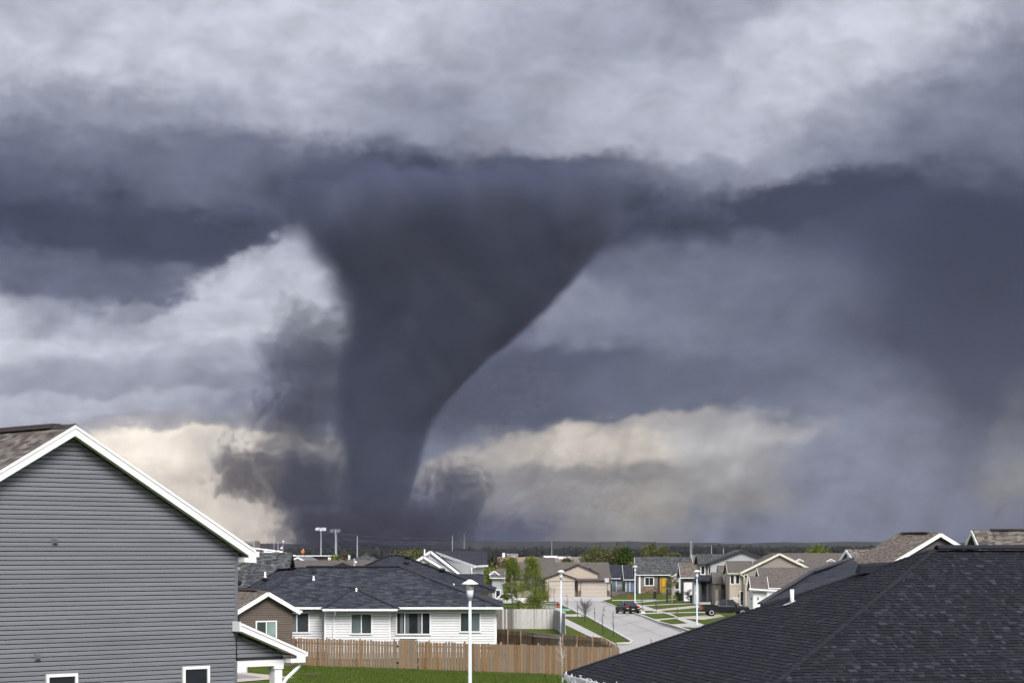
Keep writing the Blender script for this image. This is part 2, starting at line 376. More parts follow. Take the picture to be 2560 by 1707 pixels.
pv = t.n('VolumePrincipled'); pv.inputs['Color'].default_value = (0.185, 0.195, 0.325, 1); pv.inputs['Anisotropy'].default_value = 0.0
t.put(pv.inputs['Color'], t.mix(t.smooth(band, 0.32, 0.68), (0.130, 0.156, 0.258, 1), (0.188, 0.208, 0.315, 1)))
t.put(pv.inputs['Density'], dens); t.t.links.new(pv.outputs[0], out.inputs['Volume'])
fun = mk('funnel', verts, faces, m_fun, t_root)
m_fun.cycles.volume_step_rate = 0.75
def dust(name, px, py, rx, ry, depth, col, density, thr, nscale, tilt=0.0, soft=0.55, yoff=0.0, parent=t_root, stretch=(1, 1, 1)):
    """one ellipsoid of ragged dust"""
    m, t, out = vol_mat(name + '_air')
    c = Vector((X(px, TY + yoff), TY + yoff, Z(py, TY + yoff)))
    mb = MB().ell((0, 0, 0), rx / TS, depth, ry / TS, 20, 12)
    M = Matrix.Rotation(tilt, 3, 'Y'); vs = [c + M @ v for v in mb.v]
    zlo = TZ0 + 1.0
    vs = [Vector((v.x, v.y, max(v.z, zlo))) for v in vs]
    o = mk(name, vs, mb.f, m, parent)
    oc = Vector(c) - world_of(parent)
    q = t.vm('SUBTRACT', t.n('TexCoord').outputs['Object'], tuple(oc))
    vr = t.n('VectorRotate', rotation_type='Y_AXIS'); t.put(vr.inputs['Vector'], q); vr.inputs['Angle'].default_value = -tilt; q2 = vr.outputs[0]
    rad = t.vm('LENGTH', t.vm('MULTIPLY', q2, (TS / rx, 1 / depth, TS / ry)))
    fall = t.smooth(rad, 1.0, 1.0 - soft)
    n = t.noise(t.vm('MULTIPLY', t.vm('ADD', q, (px * 3.1, 0, py * 1.7)), stretch), nscale, 5, 0.72, 0, 0.9)
    n2 = t.noise(t.vm('MULTIPLY', q, (1, 1, 1.4)), nscale * 5, 3, 0.7)
    d = t.smooth(t.m('ADD', t.m('MULTIPLY_ADD', n2, 0.46, -0.23), t.m('ADD', n, t.m('MULTIPLY_ADD', fall, 0.55, -0.55))), thr, thr + 0.24)
    pv = t.n('VolumePrincipled'); pv.inputs['Color'].default_value = col
    t.put(pv.inputs['Density'], t.m('MULTIPLY', t.m('MULTIPLY', d, fall), density)); t.t.links.new(pv.outputs[0], out.inputs['Volume'])
    m.cycles.volume_step_rate = 0.5
    return o
NAVY = (0.172, 0.182, 0.268, 1); MUD = (0.24, 0.215, 0.26, 1)
dust('debris_cloud', 930, 1335, 420, 150, 60, (0.13, 0.13, 0.20, 1), 0.085, 0.12, 0.016, soft=0.9, yoff=-60)
dust('debris_cloud', 660, 1190, 360, 200, 36, MUD, 0.095, 0.22, 0.014, tilt=0.12, soft=0.95)
dust('debris_cloud', 790, 1230, 230, 250, 32, NAVY, 0.11, 0.19, 0.015, soft=0.95, yoff=-20)
dust('debris_cloud', 1110, 1265, 250, 240, 36, NAVY, 0.090, 0.21, 0.015, tilt=-0.2, soft=0.95, yoff=-20)
dust('debris_cloud', 1360, 1230, 620, 240, 40, (0.42, 0.385, 0.41, 1), 0.028, 0.27, 0.013, soft=0.95)
dust('dust_veil', 775, 920, 290, 380, 36, NAVY, 0.055, 0.20, 0.012, tilt=0.18, soft=0.95)
dust('dust_veil', 1250, 1000, 340, 170, 34, (0.25, 0.25, 0.36, 1), 0.026, 0.24, 0.012, tilt=-0.25, soft=0.95)
dust('dust_veil', 730, 1080, 260, 230, 34, NAVY, 0.060, 0.22, 0.018, tilt=0.1, soft=0.95, yoff=10)
for px, py, rx, ry in ((800, 500, 230, 95), (1020, 455, 260, 80), (1290, 450, 280, 85), (1560, 490, 250, 90), (1720, 545, 230, 60), (600, 545, 230, 60)):
    dust('wall_cloud', px, py, rx, ry, 60, (0.120, 0.146, 0.228, 1), 0.045, 0.17, 0.013, soft=0.95, yoff=-30)
# ------------------------------------------------------------------ ground
def grass_mat(name, c1, c2, c3, scale=0.6):
    m, t, b = newmat(name); co = t.n('TexCoord').outputs['Object']
    a = t.noise(co, scale, 6, 0.65); c = t.noise(co, scale * 9, 5, 0.7); f = t.noise(co, 30.0, 2, 0.6)
    k = t.mix(t.smooth(a, 0.3, 0.7), c1, c2); k = t.mix(t.m('MULTIPLY', t.smooth(c, 0.5, 0.75), 0.5), k, c3)
    g = t.smooth(f, 0.2, 0.8, 0.7, 1.3, 'LINEAR'); cv = t.n('CombineXYZ'); [t.put(cv.inputs[i], g) for i in range(3)]
    t.put(b.inputs['Base Color'], t.mix(1.0, k, cv.outputs[0], 'MULTIPLY')); b.inputs['Roughness'].default_value = 0.9; b.inputs['Specular IOR Level'].default_value = 0.1
    bp = t.n('Bump'); bp.inputs['Strength'].default_value = 0.6; bp.inputs['Distance'].default_value = 0.05; t.put(bp.inputs['Height'], c); t.put(b.inputs['Normal'], bp.outputs[0])
    return m
lawn_m = grass_mat('lawn_grass', (0.046, 0.072, 0.010, 1), (0.076, 0.105, 0.015, 1), (0.105, 0.115, 0.026, 1))
field_m = grass_mat('far_field', (0.045, 0.055, 0.020, 1), (0.06, 0.065, 0.03, 1), (0.07, 0.06, 0.035, 1), 0.02)
def ground():
    ys = [-150, 20, 60, 90, 124, 180, 240, 300, 360, 420, 480, 700]
    v, f = [], []
    for y in ys:
        for x in (-700, -60, -20, 20, 60, 700): v.append((x, y, ground_z(y)))
    for i in range(len(ys) - 1):
        for j in range(5): f.append((i * 6 + j, i * 6 + j + 1, i * 6 + j + 7, i * 6 + j + 6))
    o = mk('ground', v, f, lawn_m); o['kind'] = 'structure'
    z = ground_z(700); v = [(-700, 700, z), (700, 700, z), (4300, 700, z), (4300, 8500, z - 6), (-4300, 8500, z - 6), (-4300, 700, z), (-4300, -150, z - .05), (4300, -150, z - .05), (700, -150, z - 0.05), (-700, -150, z - .05)]
    o = mk('terrain', v, [(0, 1, 2, 3, 4, 5), (5, 6, 9, 0), (2, 1, 8, 7)], field_m); o['kind'] = 'structure'
ground()
hill_m = grass_mat('hill_grass', (0.024, 0.024, 0.022, 1), (0.036, 0.035, 0.031, 1), (0.026, 0.028, 0.026, 1), 0.004)
def hill_row(Y, tops, depth, name='hills'):
    v, f = [], []; n = 60
    for i in range(n + 1):
        px = -200 + 2960 * i / n
        for k in range(len(tops) - 1):
            if tops[k][0] <= px <= tops[k + 1][0]:
                a = (px - tops[k][0]) / (tops[k + 1][0] - tops[k][0]); a = a * a * (3 - 2 * a); py = tops[k][1] * (1 - a) + tops[k + 1][1] * a
        py += 1.2 * math.sin(i * 1.7) + 0.8 * math.sin(i * 0.63)
        x = X(px, Y); h = Z(py, Y)
        v += [(x, Y - depth, -9.5), (x, Y - depth * .45, -9 + (h + 9) * 0.55), (x, Y, h), (x, Y + depth * .5, -9.5)]
    for i in range(n):
        for k in range(3): f.append((i * 4 + k, i * 4 + 4 + k, i * 4 + 5 + k, i * 4 + 1 + k))
    o = mk(name, v, f, hill_m, smooth=True); o['kind'] = 'structure'
hill_row(7600, [(-200, 1362), (500, 1360), (900, 1358), (1150, 1354), (1300, 1352), (1500, 1353), (1750, 1357), (2000, 1355), (2300, 1354), (2760, 1356)], 1500)
hill_row(5200, [(-200, 1364), (600, 1362), (780, 1362), (1000, 1366), (1300, 1364), (1700, 1367), (2050, 1366), (2300, 1362), (2760, 1362)], 1000)
# --- roads, walks, drives: sheets a couple of centimetres above one another
def sheet(name, pts, dz, mat, label=None):
    vs = [G(px, py, dz) for px, py in pts]
    # split along the fold of the ground at Y=124 is not needed: all sheets lie beyond it
    o = mk(name, vs, [tuple(range(len(vs)))], mat); o['kind'] = 'structure'; return o
def z2(x, y): return (1180 + x / 3.852, 1300 + y / 3.852)
def z3(x, y): return (1560 + x / 5.345, 1340 + y / 5.345)
def zc(x, y): return (1530 + x / 13.835, 1490 + y / 13.835)
def zd(x, y): return (1340 + x / 14.257, 1490 + y / 14.257)
street_m = paint('street_concrete', (0.36, 0.35, 0.345, 1), 0.85, 0.09, 0.25, 0.15, 10, stretch=(1, 0.35, 1))
sheet('street', [(1541, 1612), (1576, 1610), (1582, 1605), (1468.5, 1541), zd(1440, 585), zd(1330, 500), zd(1000, 350), zd(800, 240), (1390, 1503.5), (1340, 1503), (1340, 1500.5), (1506, 1501.5), z2(1255, 790),
      (1520, 1509.5), z2(1425, 855), zc(720, 610), zc(1020, 680), zc(1400, 830), zc(1640, 930), (1680, 1567), (1712, 1577), (1760, 1592), (1800, 1607), (1800, 1640), (1535, 1640)], 0.02, street_m)
tar = paint('gutter_stain', (0.16, 0.15, 0.17, 1), 0.9, 0.25, 1.2)
def strip(name, line, w, dz, mat):
    """a band w pixels tall following a line of photo points on the ground"""
    pts = [(x, y - w / 2) for x, y in line] + [(x, y + w / 2) for x, y in reversed(line)]
    return sheet(name, pts, dz, mat)
strip('street_seam', [zc(100, 700), zc(560, 890), zc(1100, 1110), zc(1750, 1384), zc(2000, 1490)], 0.9, 0.034, paint('seam_stain', (0.30, 0.29, 0.29, 1), 0.9, 0.2, 1.0))
strip('street_seam', [(1472, 1502.2), (1600, 1502.8)][::-1] and [(1420, 1503.6), (1505, 1504.2)], 0.8, 0.034, MATS['seam_stain'])
for a, b in (((1490, 1552.5), (1583, 1533.5)), ((1520, 1570), (1620, 1545.5)), ((1556, 1590.5), (1668, 1562.5)), ((1462, 1535), (1556, 1524)), ((1440, 1520), (1530, 1513.5))): strip('street_seam', [a, b], .55, 0.034, MATS['seam_stain'])
def ragged(line, w0, w1):
    up, dn = [], []
    for i in range(len(line) - 1):
        for k in range(6):
            a = k / 6; x = line[i][0] * (1 - a) + line[i + 1][0] * a; y = line[i][1] * (1 - a) + line[i + 1][1] * a
            b = (i + a) / (len(line) - 1); w = w0 + (w1 - w0) * b
            up.append((x, y - w * random.uniform(.25, .5))); dn.append((x, y + w * random.uniform(.3, .75)))
    return up + dn[::-1]
sheet('gutter_dirt', ragged([zc(760, 630), zc(1020, 700), zc(1400, 850), zc(1640, 950), (1672, 1565.5), (1712, 1580)], 1.0, 5.0), 0.036, tar)
# grass verge between walk and street, walks
curb_m = paint('kerb_concrete', (0.52, 0.50, 0.47, 1), 0.8, 0.1, 1.0)
def kerb(line, w=0.25, h=0.13):
    for a, b in zip(line[:-1], line[1:]):
        p, q = G(*a), G(*b); o = MB().bar(p + Vector((0, 0, h / 2)), q + Vector((0, 0, h / 2)), w, h).build('kerb', curb_m); o['kind'] = 'structure'
kerb([(1541, 1609.5), (1574, 1609), (1581, 1605), (1468, 1541), zd(1440, 585), zd(1330, 500), zd(1000, 345), zd(800, 240)])
kerb([(1506, 1504.5), (1520, 1509), z2(1425, 852), zc(780, 615), zc(1020, 670), zc(1400, 818), zc(1640, 915), (1680, 1564), (1712, 1574), (1760, 1589)])
for pts in ([zd(1030, 800), zd(1090, 800), (1480, 1578), (1541, 1609), (1520, 1616), (1473, 1590), zd(1030, 1000)],                    # walk along the grey fence
            [zd(60, 205), zd(230, 225), zd(500, 410), zd(640, 410), zd(860, 640), zd(860, 420), zd(500, 415), zd(210, 415), zd(150, 260)],
            [zd(1010, 640), zd(1560, 632), zd(1720, 720), zd(1030, 712)]):                                                                # crossing walk
    sheet('pavement', pts, 0.03, concrete)
for pts in ([zc(360, 175), zc(560, 190), zc(830, 260), zc(1180, 345), zc(1500, 445), zc(1760, 520), zc(2060, 600), (1692, 1540), (1720, 1548), (1760, 1560), (1750, 1565), (1716, 1556), (1688, 1545), zc(2190, 700), zc(1850, 590), zc(1590, 545), zc(1180, 445), zc(780, 340), zc(560, 250), zc(380, 205)],):
    sheet('pavement', pts, 0.03, concrete)
for n, pts, m in (('driveway', [(1372, 1486.5), (1519, 1486.5), (1530, 1495), (1506, 1501.5), (1372, 1501)], concrete),
               ('driveway', [zc(760, 470), zc(1180, 440), zc(1560, 450), zc(2352, 365), (1760, 1511), (1760, 1516), zc(2352, 450), zc(1740, 490), zc(1400, 490), zc(740, 515)], concrete_warm),
               ('driveway', [zc(800, 590), zc(1570, 548), zc(1760, 590), zc(1060, 610)], concrete),
               ('driveway', [zc(1420, 790), zc(2200, 730), (1700, 1541), (1800, 1535), (1812, 1540), (1760, 1548), zc(2352, 760), zc(1700, 820), zc(1560, 870)], concrete_warm),
               ('driveway', [zc(1980, 970), (1735, 1556), (1758, 1562), (1752, 1568), (1690, 1566)], concrete),
               ('garden_path', [zc(720, 330), zc(1180, 300), zc(1900, 265), zc(2352, 250), (1755, 1505), (1755, 1508), zc(2352, 275), zc(1500, 310), zc(1040, 335)], concrete),
               ('garden_path', [(1530, 1498.6), (1640, 1498.2), (1640, 1500.2), (1530, 1500.8)], concrete),
               ('garden_path', [zc(620, 205), zc(1400, 145), zc(2050, 100), (1690, 1496.5), (1690, 1498.5), zc(2050, 118), zc(1500, 165), zc(760, 235)], concrete),
               ('garden_path', [zc(1760, 560), zc(2352, 545), (1780, 1528), (1780, 1530.5), zc(2352, 570), zc(1840, 590)], concrete),
               ('garden_path', [(1345, 1499.5), (1372, 1499.5), (1372, 1502), (1340, 1502)], concrete),
               ('garden_path', [zd(280, 240), zd(780, 250), zd(860, 268), zd(330, 262)], concrete), ('garden_path', [zd(380, 325), zd(860, 335), zd(1000, 352), zd(430, 348)], concrete),
               ('garden_path', [zd(640, 430), zd(1180, 440), zd(1330, 495), zd(740, 470)], concrete)):
    sheet(n, pts, 0.026, m)
# lawn of the near yard: bare patch, patio and real blades
def near(px, py, dz):
    Y = (HC - dz) * FP / (py - HZ); return Vector((X(px, Y), Y, dz))
for n, pts, dz, m in (('patio', [(560, 1680), (600, 1678.5), (676, 1686), (737, 1692.5), (700, 1695), (600, 1703), (560, 1706)], 0.03, concrete_warm),
                      ('patio_stain', [(560, 1683.5), (600, 1684), (630, 1688), (655, 1692), (625, 1694), (560, 1695.5)], 0.04, paint('patio_grey', (0.24, 0.23, 0.25, 1), 0.9, 0.1)),
                      ('bare_earth', [(752, 1685.5), (775, 1683.5), (802, 1684.5), (800, 1687.5), (770, 1688.5)], 0.03, paint('earth', (0.06, 0.045, 0.03, 1), 1.0, 0.4, 6.0))):
    o = mk(n, [near(a, b, dz) for a, b in pts], [tuple(range(len(pts)))], m); o['kind'] = 'structure'
def blades():
    v, f = [], []; rnd = random.Random(3)
    for _ in range(26000):
        Y = 106 + 17 * rnd.random() ** 1.2; px = rnd.uniform(700, 1450); x = X(px, Y)
        if rnd.random() < 0.45: x += rnd.gauss(0, .3)
        if 752 < px < 802 and 115 < Y < 117.5: continue
        if px < 745 and 109 < Y < 119: continue
        h = rnd.uniform(.04, .11); a = rnd.uniform(0, 6.28); w = .02; n = len(v)
        v += [(x - w * math.cos(a), Y - w * math.sin(a), 0), (x + w * math.cos(a), Y + w * math.sin(a), 0), (x + rnd.gauss(0, .03), Y + rnd.gauss(0, .03), h)]; f.append((n, n + 1, n + 2))
    m = leafy('grass_blade', (0.045, 0.080, 0.010, 1), (0.105, 0.145, 0.022, 1), 0.2)
    o = mk('grass', v, f, m); tag(o, 'mown green grass of the yard in front of the wooden fence', 'grass', kind='stuff')
blades()
# dandelion dots
# ------------------------------------------------------------------ building parts
def uvs_for(pts, faces):
    """metres along the eave (horizontal) and up the slope, per face"""
    out = []
    for f in faces:
        q = [Vector(pts[i]) for i in f]; n = Vector((0, 0, 0))
        for i in range(len(q)): n += q[i].cross(q[(i + 1) % len(q)])
        n = n.normalized() if n.length else Vector((0, 0, 1))
        h = Vector((0, 0, 1)).cross(n); h = h.normalized() if h.length > 1e-3 else Vector((1, 0, 0)); s = n.cross(h)
        out += [(p.dot(h), p.dot(s)) for p in q]
    return out
def roof_mesh(name, polys, mat, parent, th=0.14):
    mb = MB()
    for p in polys:
        p = [Vector(a) for a in p]; n = Vector((0, 0, 0))
        for i in range(len(p)): n += p[i].cross(p[(i + 1) % len(p)])
        if n.z < 0: p = p[::-1]
        mb.slab(p, th)
    return mk(name, mb.v, mb.f, mat, parent, uv=uvs_for(mb.v, mb.f))
class Fr:
    """vertical wall frame: origin, unit vector along, outward normal"""
    def __init__(s, o, th): s.o = Vector(o); s.a = Vector((math.cos(th), math.sin(th), 0)); s.n = Vector((math.sin(th), -math.cos(th), 0))
    def p(s, u, z, out=0.0): return Vector((s.o.x, s.o.y, z)) + s.a * u + s.n * out
    def box(s, mb, u0, u1, z0, z1, o0, o1): return mb.hexa([s.p(u0, z0, o1), s.p(u1, z0, o1), s.p(u1, z0, o0), s.p(u0, z0, o0)], [s.p(u0, z1, o1), s.p(u1, z1, o1), s.p(u1, z1, o0), s.p(u0, z1, o0)])
pane_dark = glass('pane_dark', (0.022, 0.026, 0.032, 1)); pane_grey = glass('pane_grey', (0.045, 0.055, 0.062, 1)); pane_green = glass('pane_green', (0.22, 0.30, 0.28, 1)); pane_mid = glass('pane_mid', (0.11, 0.14, 0.145, 1))
def window(root, fr, u0, u1, z0, z1, cols=2, trim=0.07, tm=None, panes=None, name='window'):
    tm = tm or white_trim; mb = MB()
    fr.box(mb, u0 - trim, u1 + trim, z1, z1 + trim, 0.0, 0.08); fr.box(mb, u0 - trim, u1 + trim, z0 - trim, z0, 0.0, 0.09)
    fr.box(mb, u0 - trim, u0, z0, z1, 0.0, 0.08); fr.box(mb, u1, u1 + trim, z0, z1, 0.0, 0.08)
    ws = cols if isinstance(cols, (list, tuple)) else [1] * cols; tot = sum(ws); edges = [u0]
    for w in ws: edges.append(edges[-1] + (u1 - u0) * w / tot)
    for e in edges[1:-1]: fr.box(mb, e - 0.03, e + 0.03, z0, z1, 0.0, 0.075)
    o = mb.build(name, tm, root)
    for i in range(len(ws)):
        a = edges[i] + (0.03 if i else 0); b = edges[i + 1] - (0.03 if i < len(ws) - 1 else 0)
        fr.box(MB(), 0, 0, 0, 0, 0, 0)
        q = MB(); fr.box(q, a + .002, b - .002, z0 + .002, z1 - .002, 0.0, 0.045); q.build('pane', (panes or [pane_dark])[i % len(panes or [1])], o)
    return o
def siding(root, fr, u_lo, u_hi, z0, ztop, lap, mat, lip=0.03, seed=0):
    """every board a piece of its own; u_lo/u_hi: functions of height"""
    k = 0; z = z0
    while z < ztop - 0.02:
        a = min(z + lap, ztop); lo0, hi0, lo1, hi1 = u_lo(z), u_hi(z), u_lo(a), u_hi(a)
        if hi0 - lo0 > 0.06:
            if hi1 < lo1: lo1 = hi1 = (lo1 + hi1) / 2
            q = .80; m = z + (a - z) * q; lom = lo0 + (lo1 - lo0) * q; him = hi0 + (hi1 - hi0) * q
            h = z + (a - z) * .55; loh = lo0 + (lo1 - lo0) * .55; hih = hi0 + (hi1 - hi0) * .55
            v = [fr.p(lo0, z, lip), fr.p(hi0, z, lip), fr.p(hih, h, lip * .97), fr.p(loh, h, lip * .97), fr.p(him, m, lip * .72), fr.p(lom, m, lip * .72), fr.p(him, m, .002), fr.p(lom, m, .002), fr.p(lo0, z, 0.0), fr.p(hi0, z, 0.0)]
            mk('siding_board', v, [(0, 1, 2, 3), (3, 2, 4, 5), (5, 4, 6, 7), (8, 9, 1, 0), (0, 3, 5, 7, 8), (1, 9, 6, 4, 2)], mat, root)
        z += lap; k += 1
def L2W(o, th):
    c, s = math.cos(th), math.sin(th); o = Vector(o)
    return lambda x, y, z: Vector((o.x + x * c - y * s, o.y + x * s + y * c, o.z + z))
def block(root, o, th, L, W, h, pitch, ridge, wm, rm, tm, oh=0.4, goh=0.35, th_r=0.16, fas=0.2, gutter=True, back=True):
    """gabled block; front-left-bottom corner o, front face along local x (angle th), y goes back. returns (local->world, front frame)"""
    w = L2W(o, th)
    if ridge == 'x':
        r = h + W / 2 * pitch
        pts = [w(0, 0, 0), w(L, 0, 0), w(L, W, 0), w(0, W, 0), w(0, 0, h), w(L, 0, h), w(L, W, h), w(0, W, h), w(0, W / 2, r), w(L, W / 2, r)]
        mk('wall', pts, [(0, 1, 5, 4), (2, 3, 7, 6), (1, 2, 6, 9, 5), (3, 0, 4, 8, 7)], wm, root)
        e = h - oh * pitch; up = fas * 0.75
        roof_mesh('roof', [[w(-goh, -oh, e + up), w(L + goh, -oh, e + up), w(L + goh, W / 2, r + up), w(-goh, W / 2, r + up)], [w(-goh, W / 2, r + up), w(L + goh, W / 2, r + up), w(L + goh, W + oh, e + up), w(-goh, W + oh, e + up)]], rm, root, th_r)
        for xx in (-goh - .015, L + goh + .015):
            for ya in (-oh, W + oh): MB().bar(w(xx, ya, e + up - fas / 2 - .02), w(xx, W / 2, r + up - fas / 2 - .02), 0.05, fas).build('rake_board', tm, root)
        if gutter: MB().bar(w(-goh, -oh - .06, e + up - .07), w(L + goh, -oh - .06, e + up - .07), 0.11, 0.13).build('gutter', tm, root)
    else:
        r = h + L / 2 * pitch
        pts = [w(0, 0, 0), w(L, 0, 0), w(L, W, 0), w(0, W, 0), w(0, 0, h), w(L, 0, h), w(L, W, h), w(0, W, h), w(L / 2, 0, r), w(L / 2, W, r)]
        mk('wall', pts, [(0, 1, 5, 8, 4), (2, 3, 7, 9, 6), (1, 2, 6, 5), (3, 0, 4, 7)], wm, root)
        e = h - oh * pitch; up = fas * 0.75
        roof_mesh('roof', [[w(-oh, -goh, e + up), w(L / 2, -goh, r + up), w(L / 2, W, r + up), w(-oh, W, e + up)], [w(L / 2, -goh, r + up), w(L + oh, -goh, e + up), w(L + oh, W, e + up), w(L / 2, W, r + up)]], rm, root, th_r)
        for xa in (-oh, L + oh): MB().bar(w(xa, -goh - .015, e + up - fas / 2 - .02), w(L / 2, -goh - .015, r + up - fas / 2 - .02), 0.05, fas).build('rake_board', tm, root)
        if gutter:
            for xa in (-oh - .06, L + oh + .06): MB().bar(w(xa, -goh, e + up - .07), w(xa, W, e + up - .07), 0.11, 0.13).build('gutter', tm, root)
    return w, Fr(o, th)
def hip(root, o, th, L, W, h, pitch, wm, rm, tm, oh=0.4):
    w = L2W(o, th); mk('wall', [w(0, 0, 0), w(L, 0, 0), w(L, W, 0), w(0, W, 0), w(0, 0, h), w(L, 0, h), w(L, W, h), w(0, W, h)], [(0, 1, 5, 4), (1, 2, 6, 5), (2, 3, 7, 6), (3, 0, 4, 7)], wm, root)
    e = h - oh * pitch + .1; k = min(L, W) / 2 + oh; r = e + k * pitch; a, b, c, d = w(-oh, -oh, e), w(L + oh, -oh, e), w(L + oh, W + oh, e), w(-oh, W + oh, e)
    if L >= W: p, q = w(-oh + k, W / 2, r), w(L + oh - k, W / 2, r)
    else: p, q = w(L / 2, -oh + k, r), w(L / 2, W + oh - k, r)
    polys = [[a, b, q, p], [b, c, q], [c, d, p, q], [d, a, p]] if L >= W else [[a, b, p], [b, c, q, p], [c, d, q], [d, a, p, q]]
    roof_mesh('roof', polys, rm, root, 0.14)
    MB().bar(w(-oh, -oh - .06, e - .06), w(L + oh, -oh - .06, e - .06), 0.11, 0.13).build('gutter', tm, root)
    return w, Fr(o, th)
def pipe(root, base, h, r=0.05, mat=None, name='vent_pipe'): MB().lathe(base, [(r * 1.9, -0.1), (r * 1.7, 0.04), (r, 0.06), (r, h)], 10).build(name, mat or white_trim, root, True)
def roofvent(root, p, r=0.16): MB().ell(p, r * 1.3, r * 1.3, r * 0.8, 10, 6).build('roof_vent', black_plastic, root, True)
sh_black = shingled('shingle_black', [(0.012, 0.013, 0.020, 1), (0.022, 0.024, 0.034, 1), (0.034, 0.037, 0.050, 1), (0.058, 0.064, 0.078, 1)], tab=0.34, patch=0.45)
sh_charcoal = shingled('shingle_charcoal', [(0.020, 0.021, 0.026, 1), (0.04, 0.042, 0.048, 1), (0.075, 0.08, 0.085, 1), (0.15, 0.16, 0.15, 1)], tab=0.24, patch=0.1)
sh_ranch = shingled('shingle_ranch', [(0.010, 0.011, 0.017, 1), (0.018, 0.020, 0.029, 1), (0.030, 0.033, 0.045, 1), (0.050, 0.056, 0.068, 1), (0.085, 0.095, 0.11, 1)], row=0.2, tab=0.42, patch=0.35)
sh_brown = shingled('shingle_brown', [(0.06, 0.048, 0.044, 1), (0.10, 0.082, 0.072, 1), (0.15, 0.128, 0.11, 1), (0.20, 0.175, 0.15, 1)], tab=0.28, patch=0.12)
sh_redbrown = shingled('shingle_redbrown', [(0.045, 0.036, 0.037, 1), (0.085, 0.070, 0.066, 1), (0.14, 0.125, 0.11, 1), (0.21, 0.195, 0.165, 1)], tab=0.26, patch=0.12)
sh_taupe = shingled('shingle_taupe', [(0.075, 0.064, 0.060, 1), (0.10, 0.088, 0.082, 1), (0.125, 0.11, 0.10, 1), (0.15, 0.135, 0.125, 1)], tab=0.3, patch=0.3)
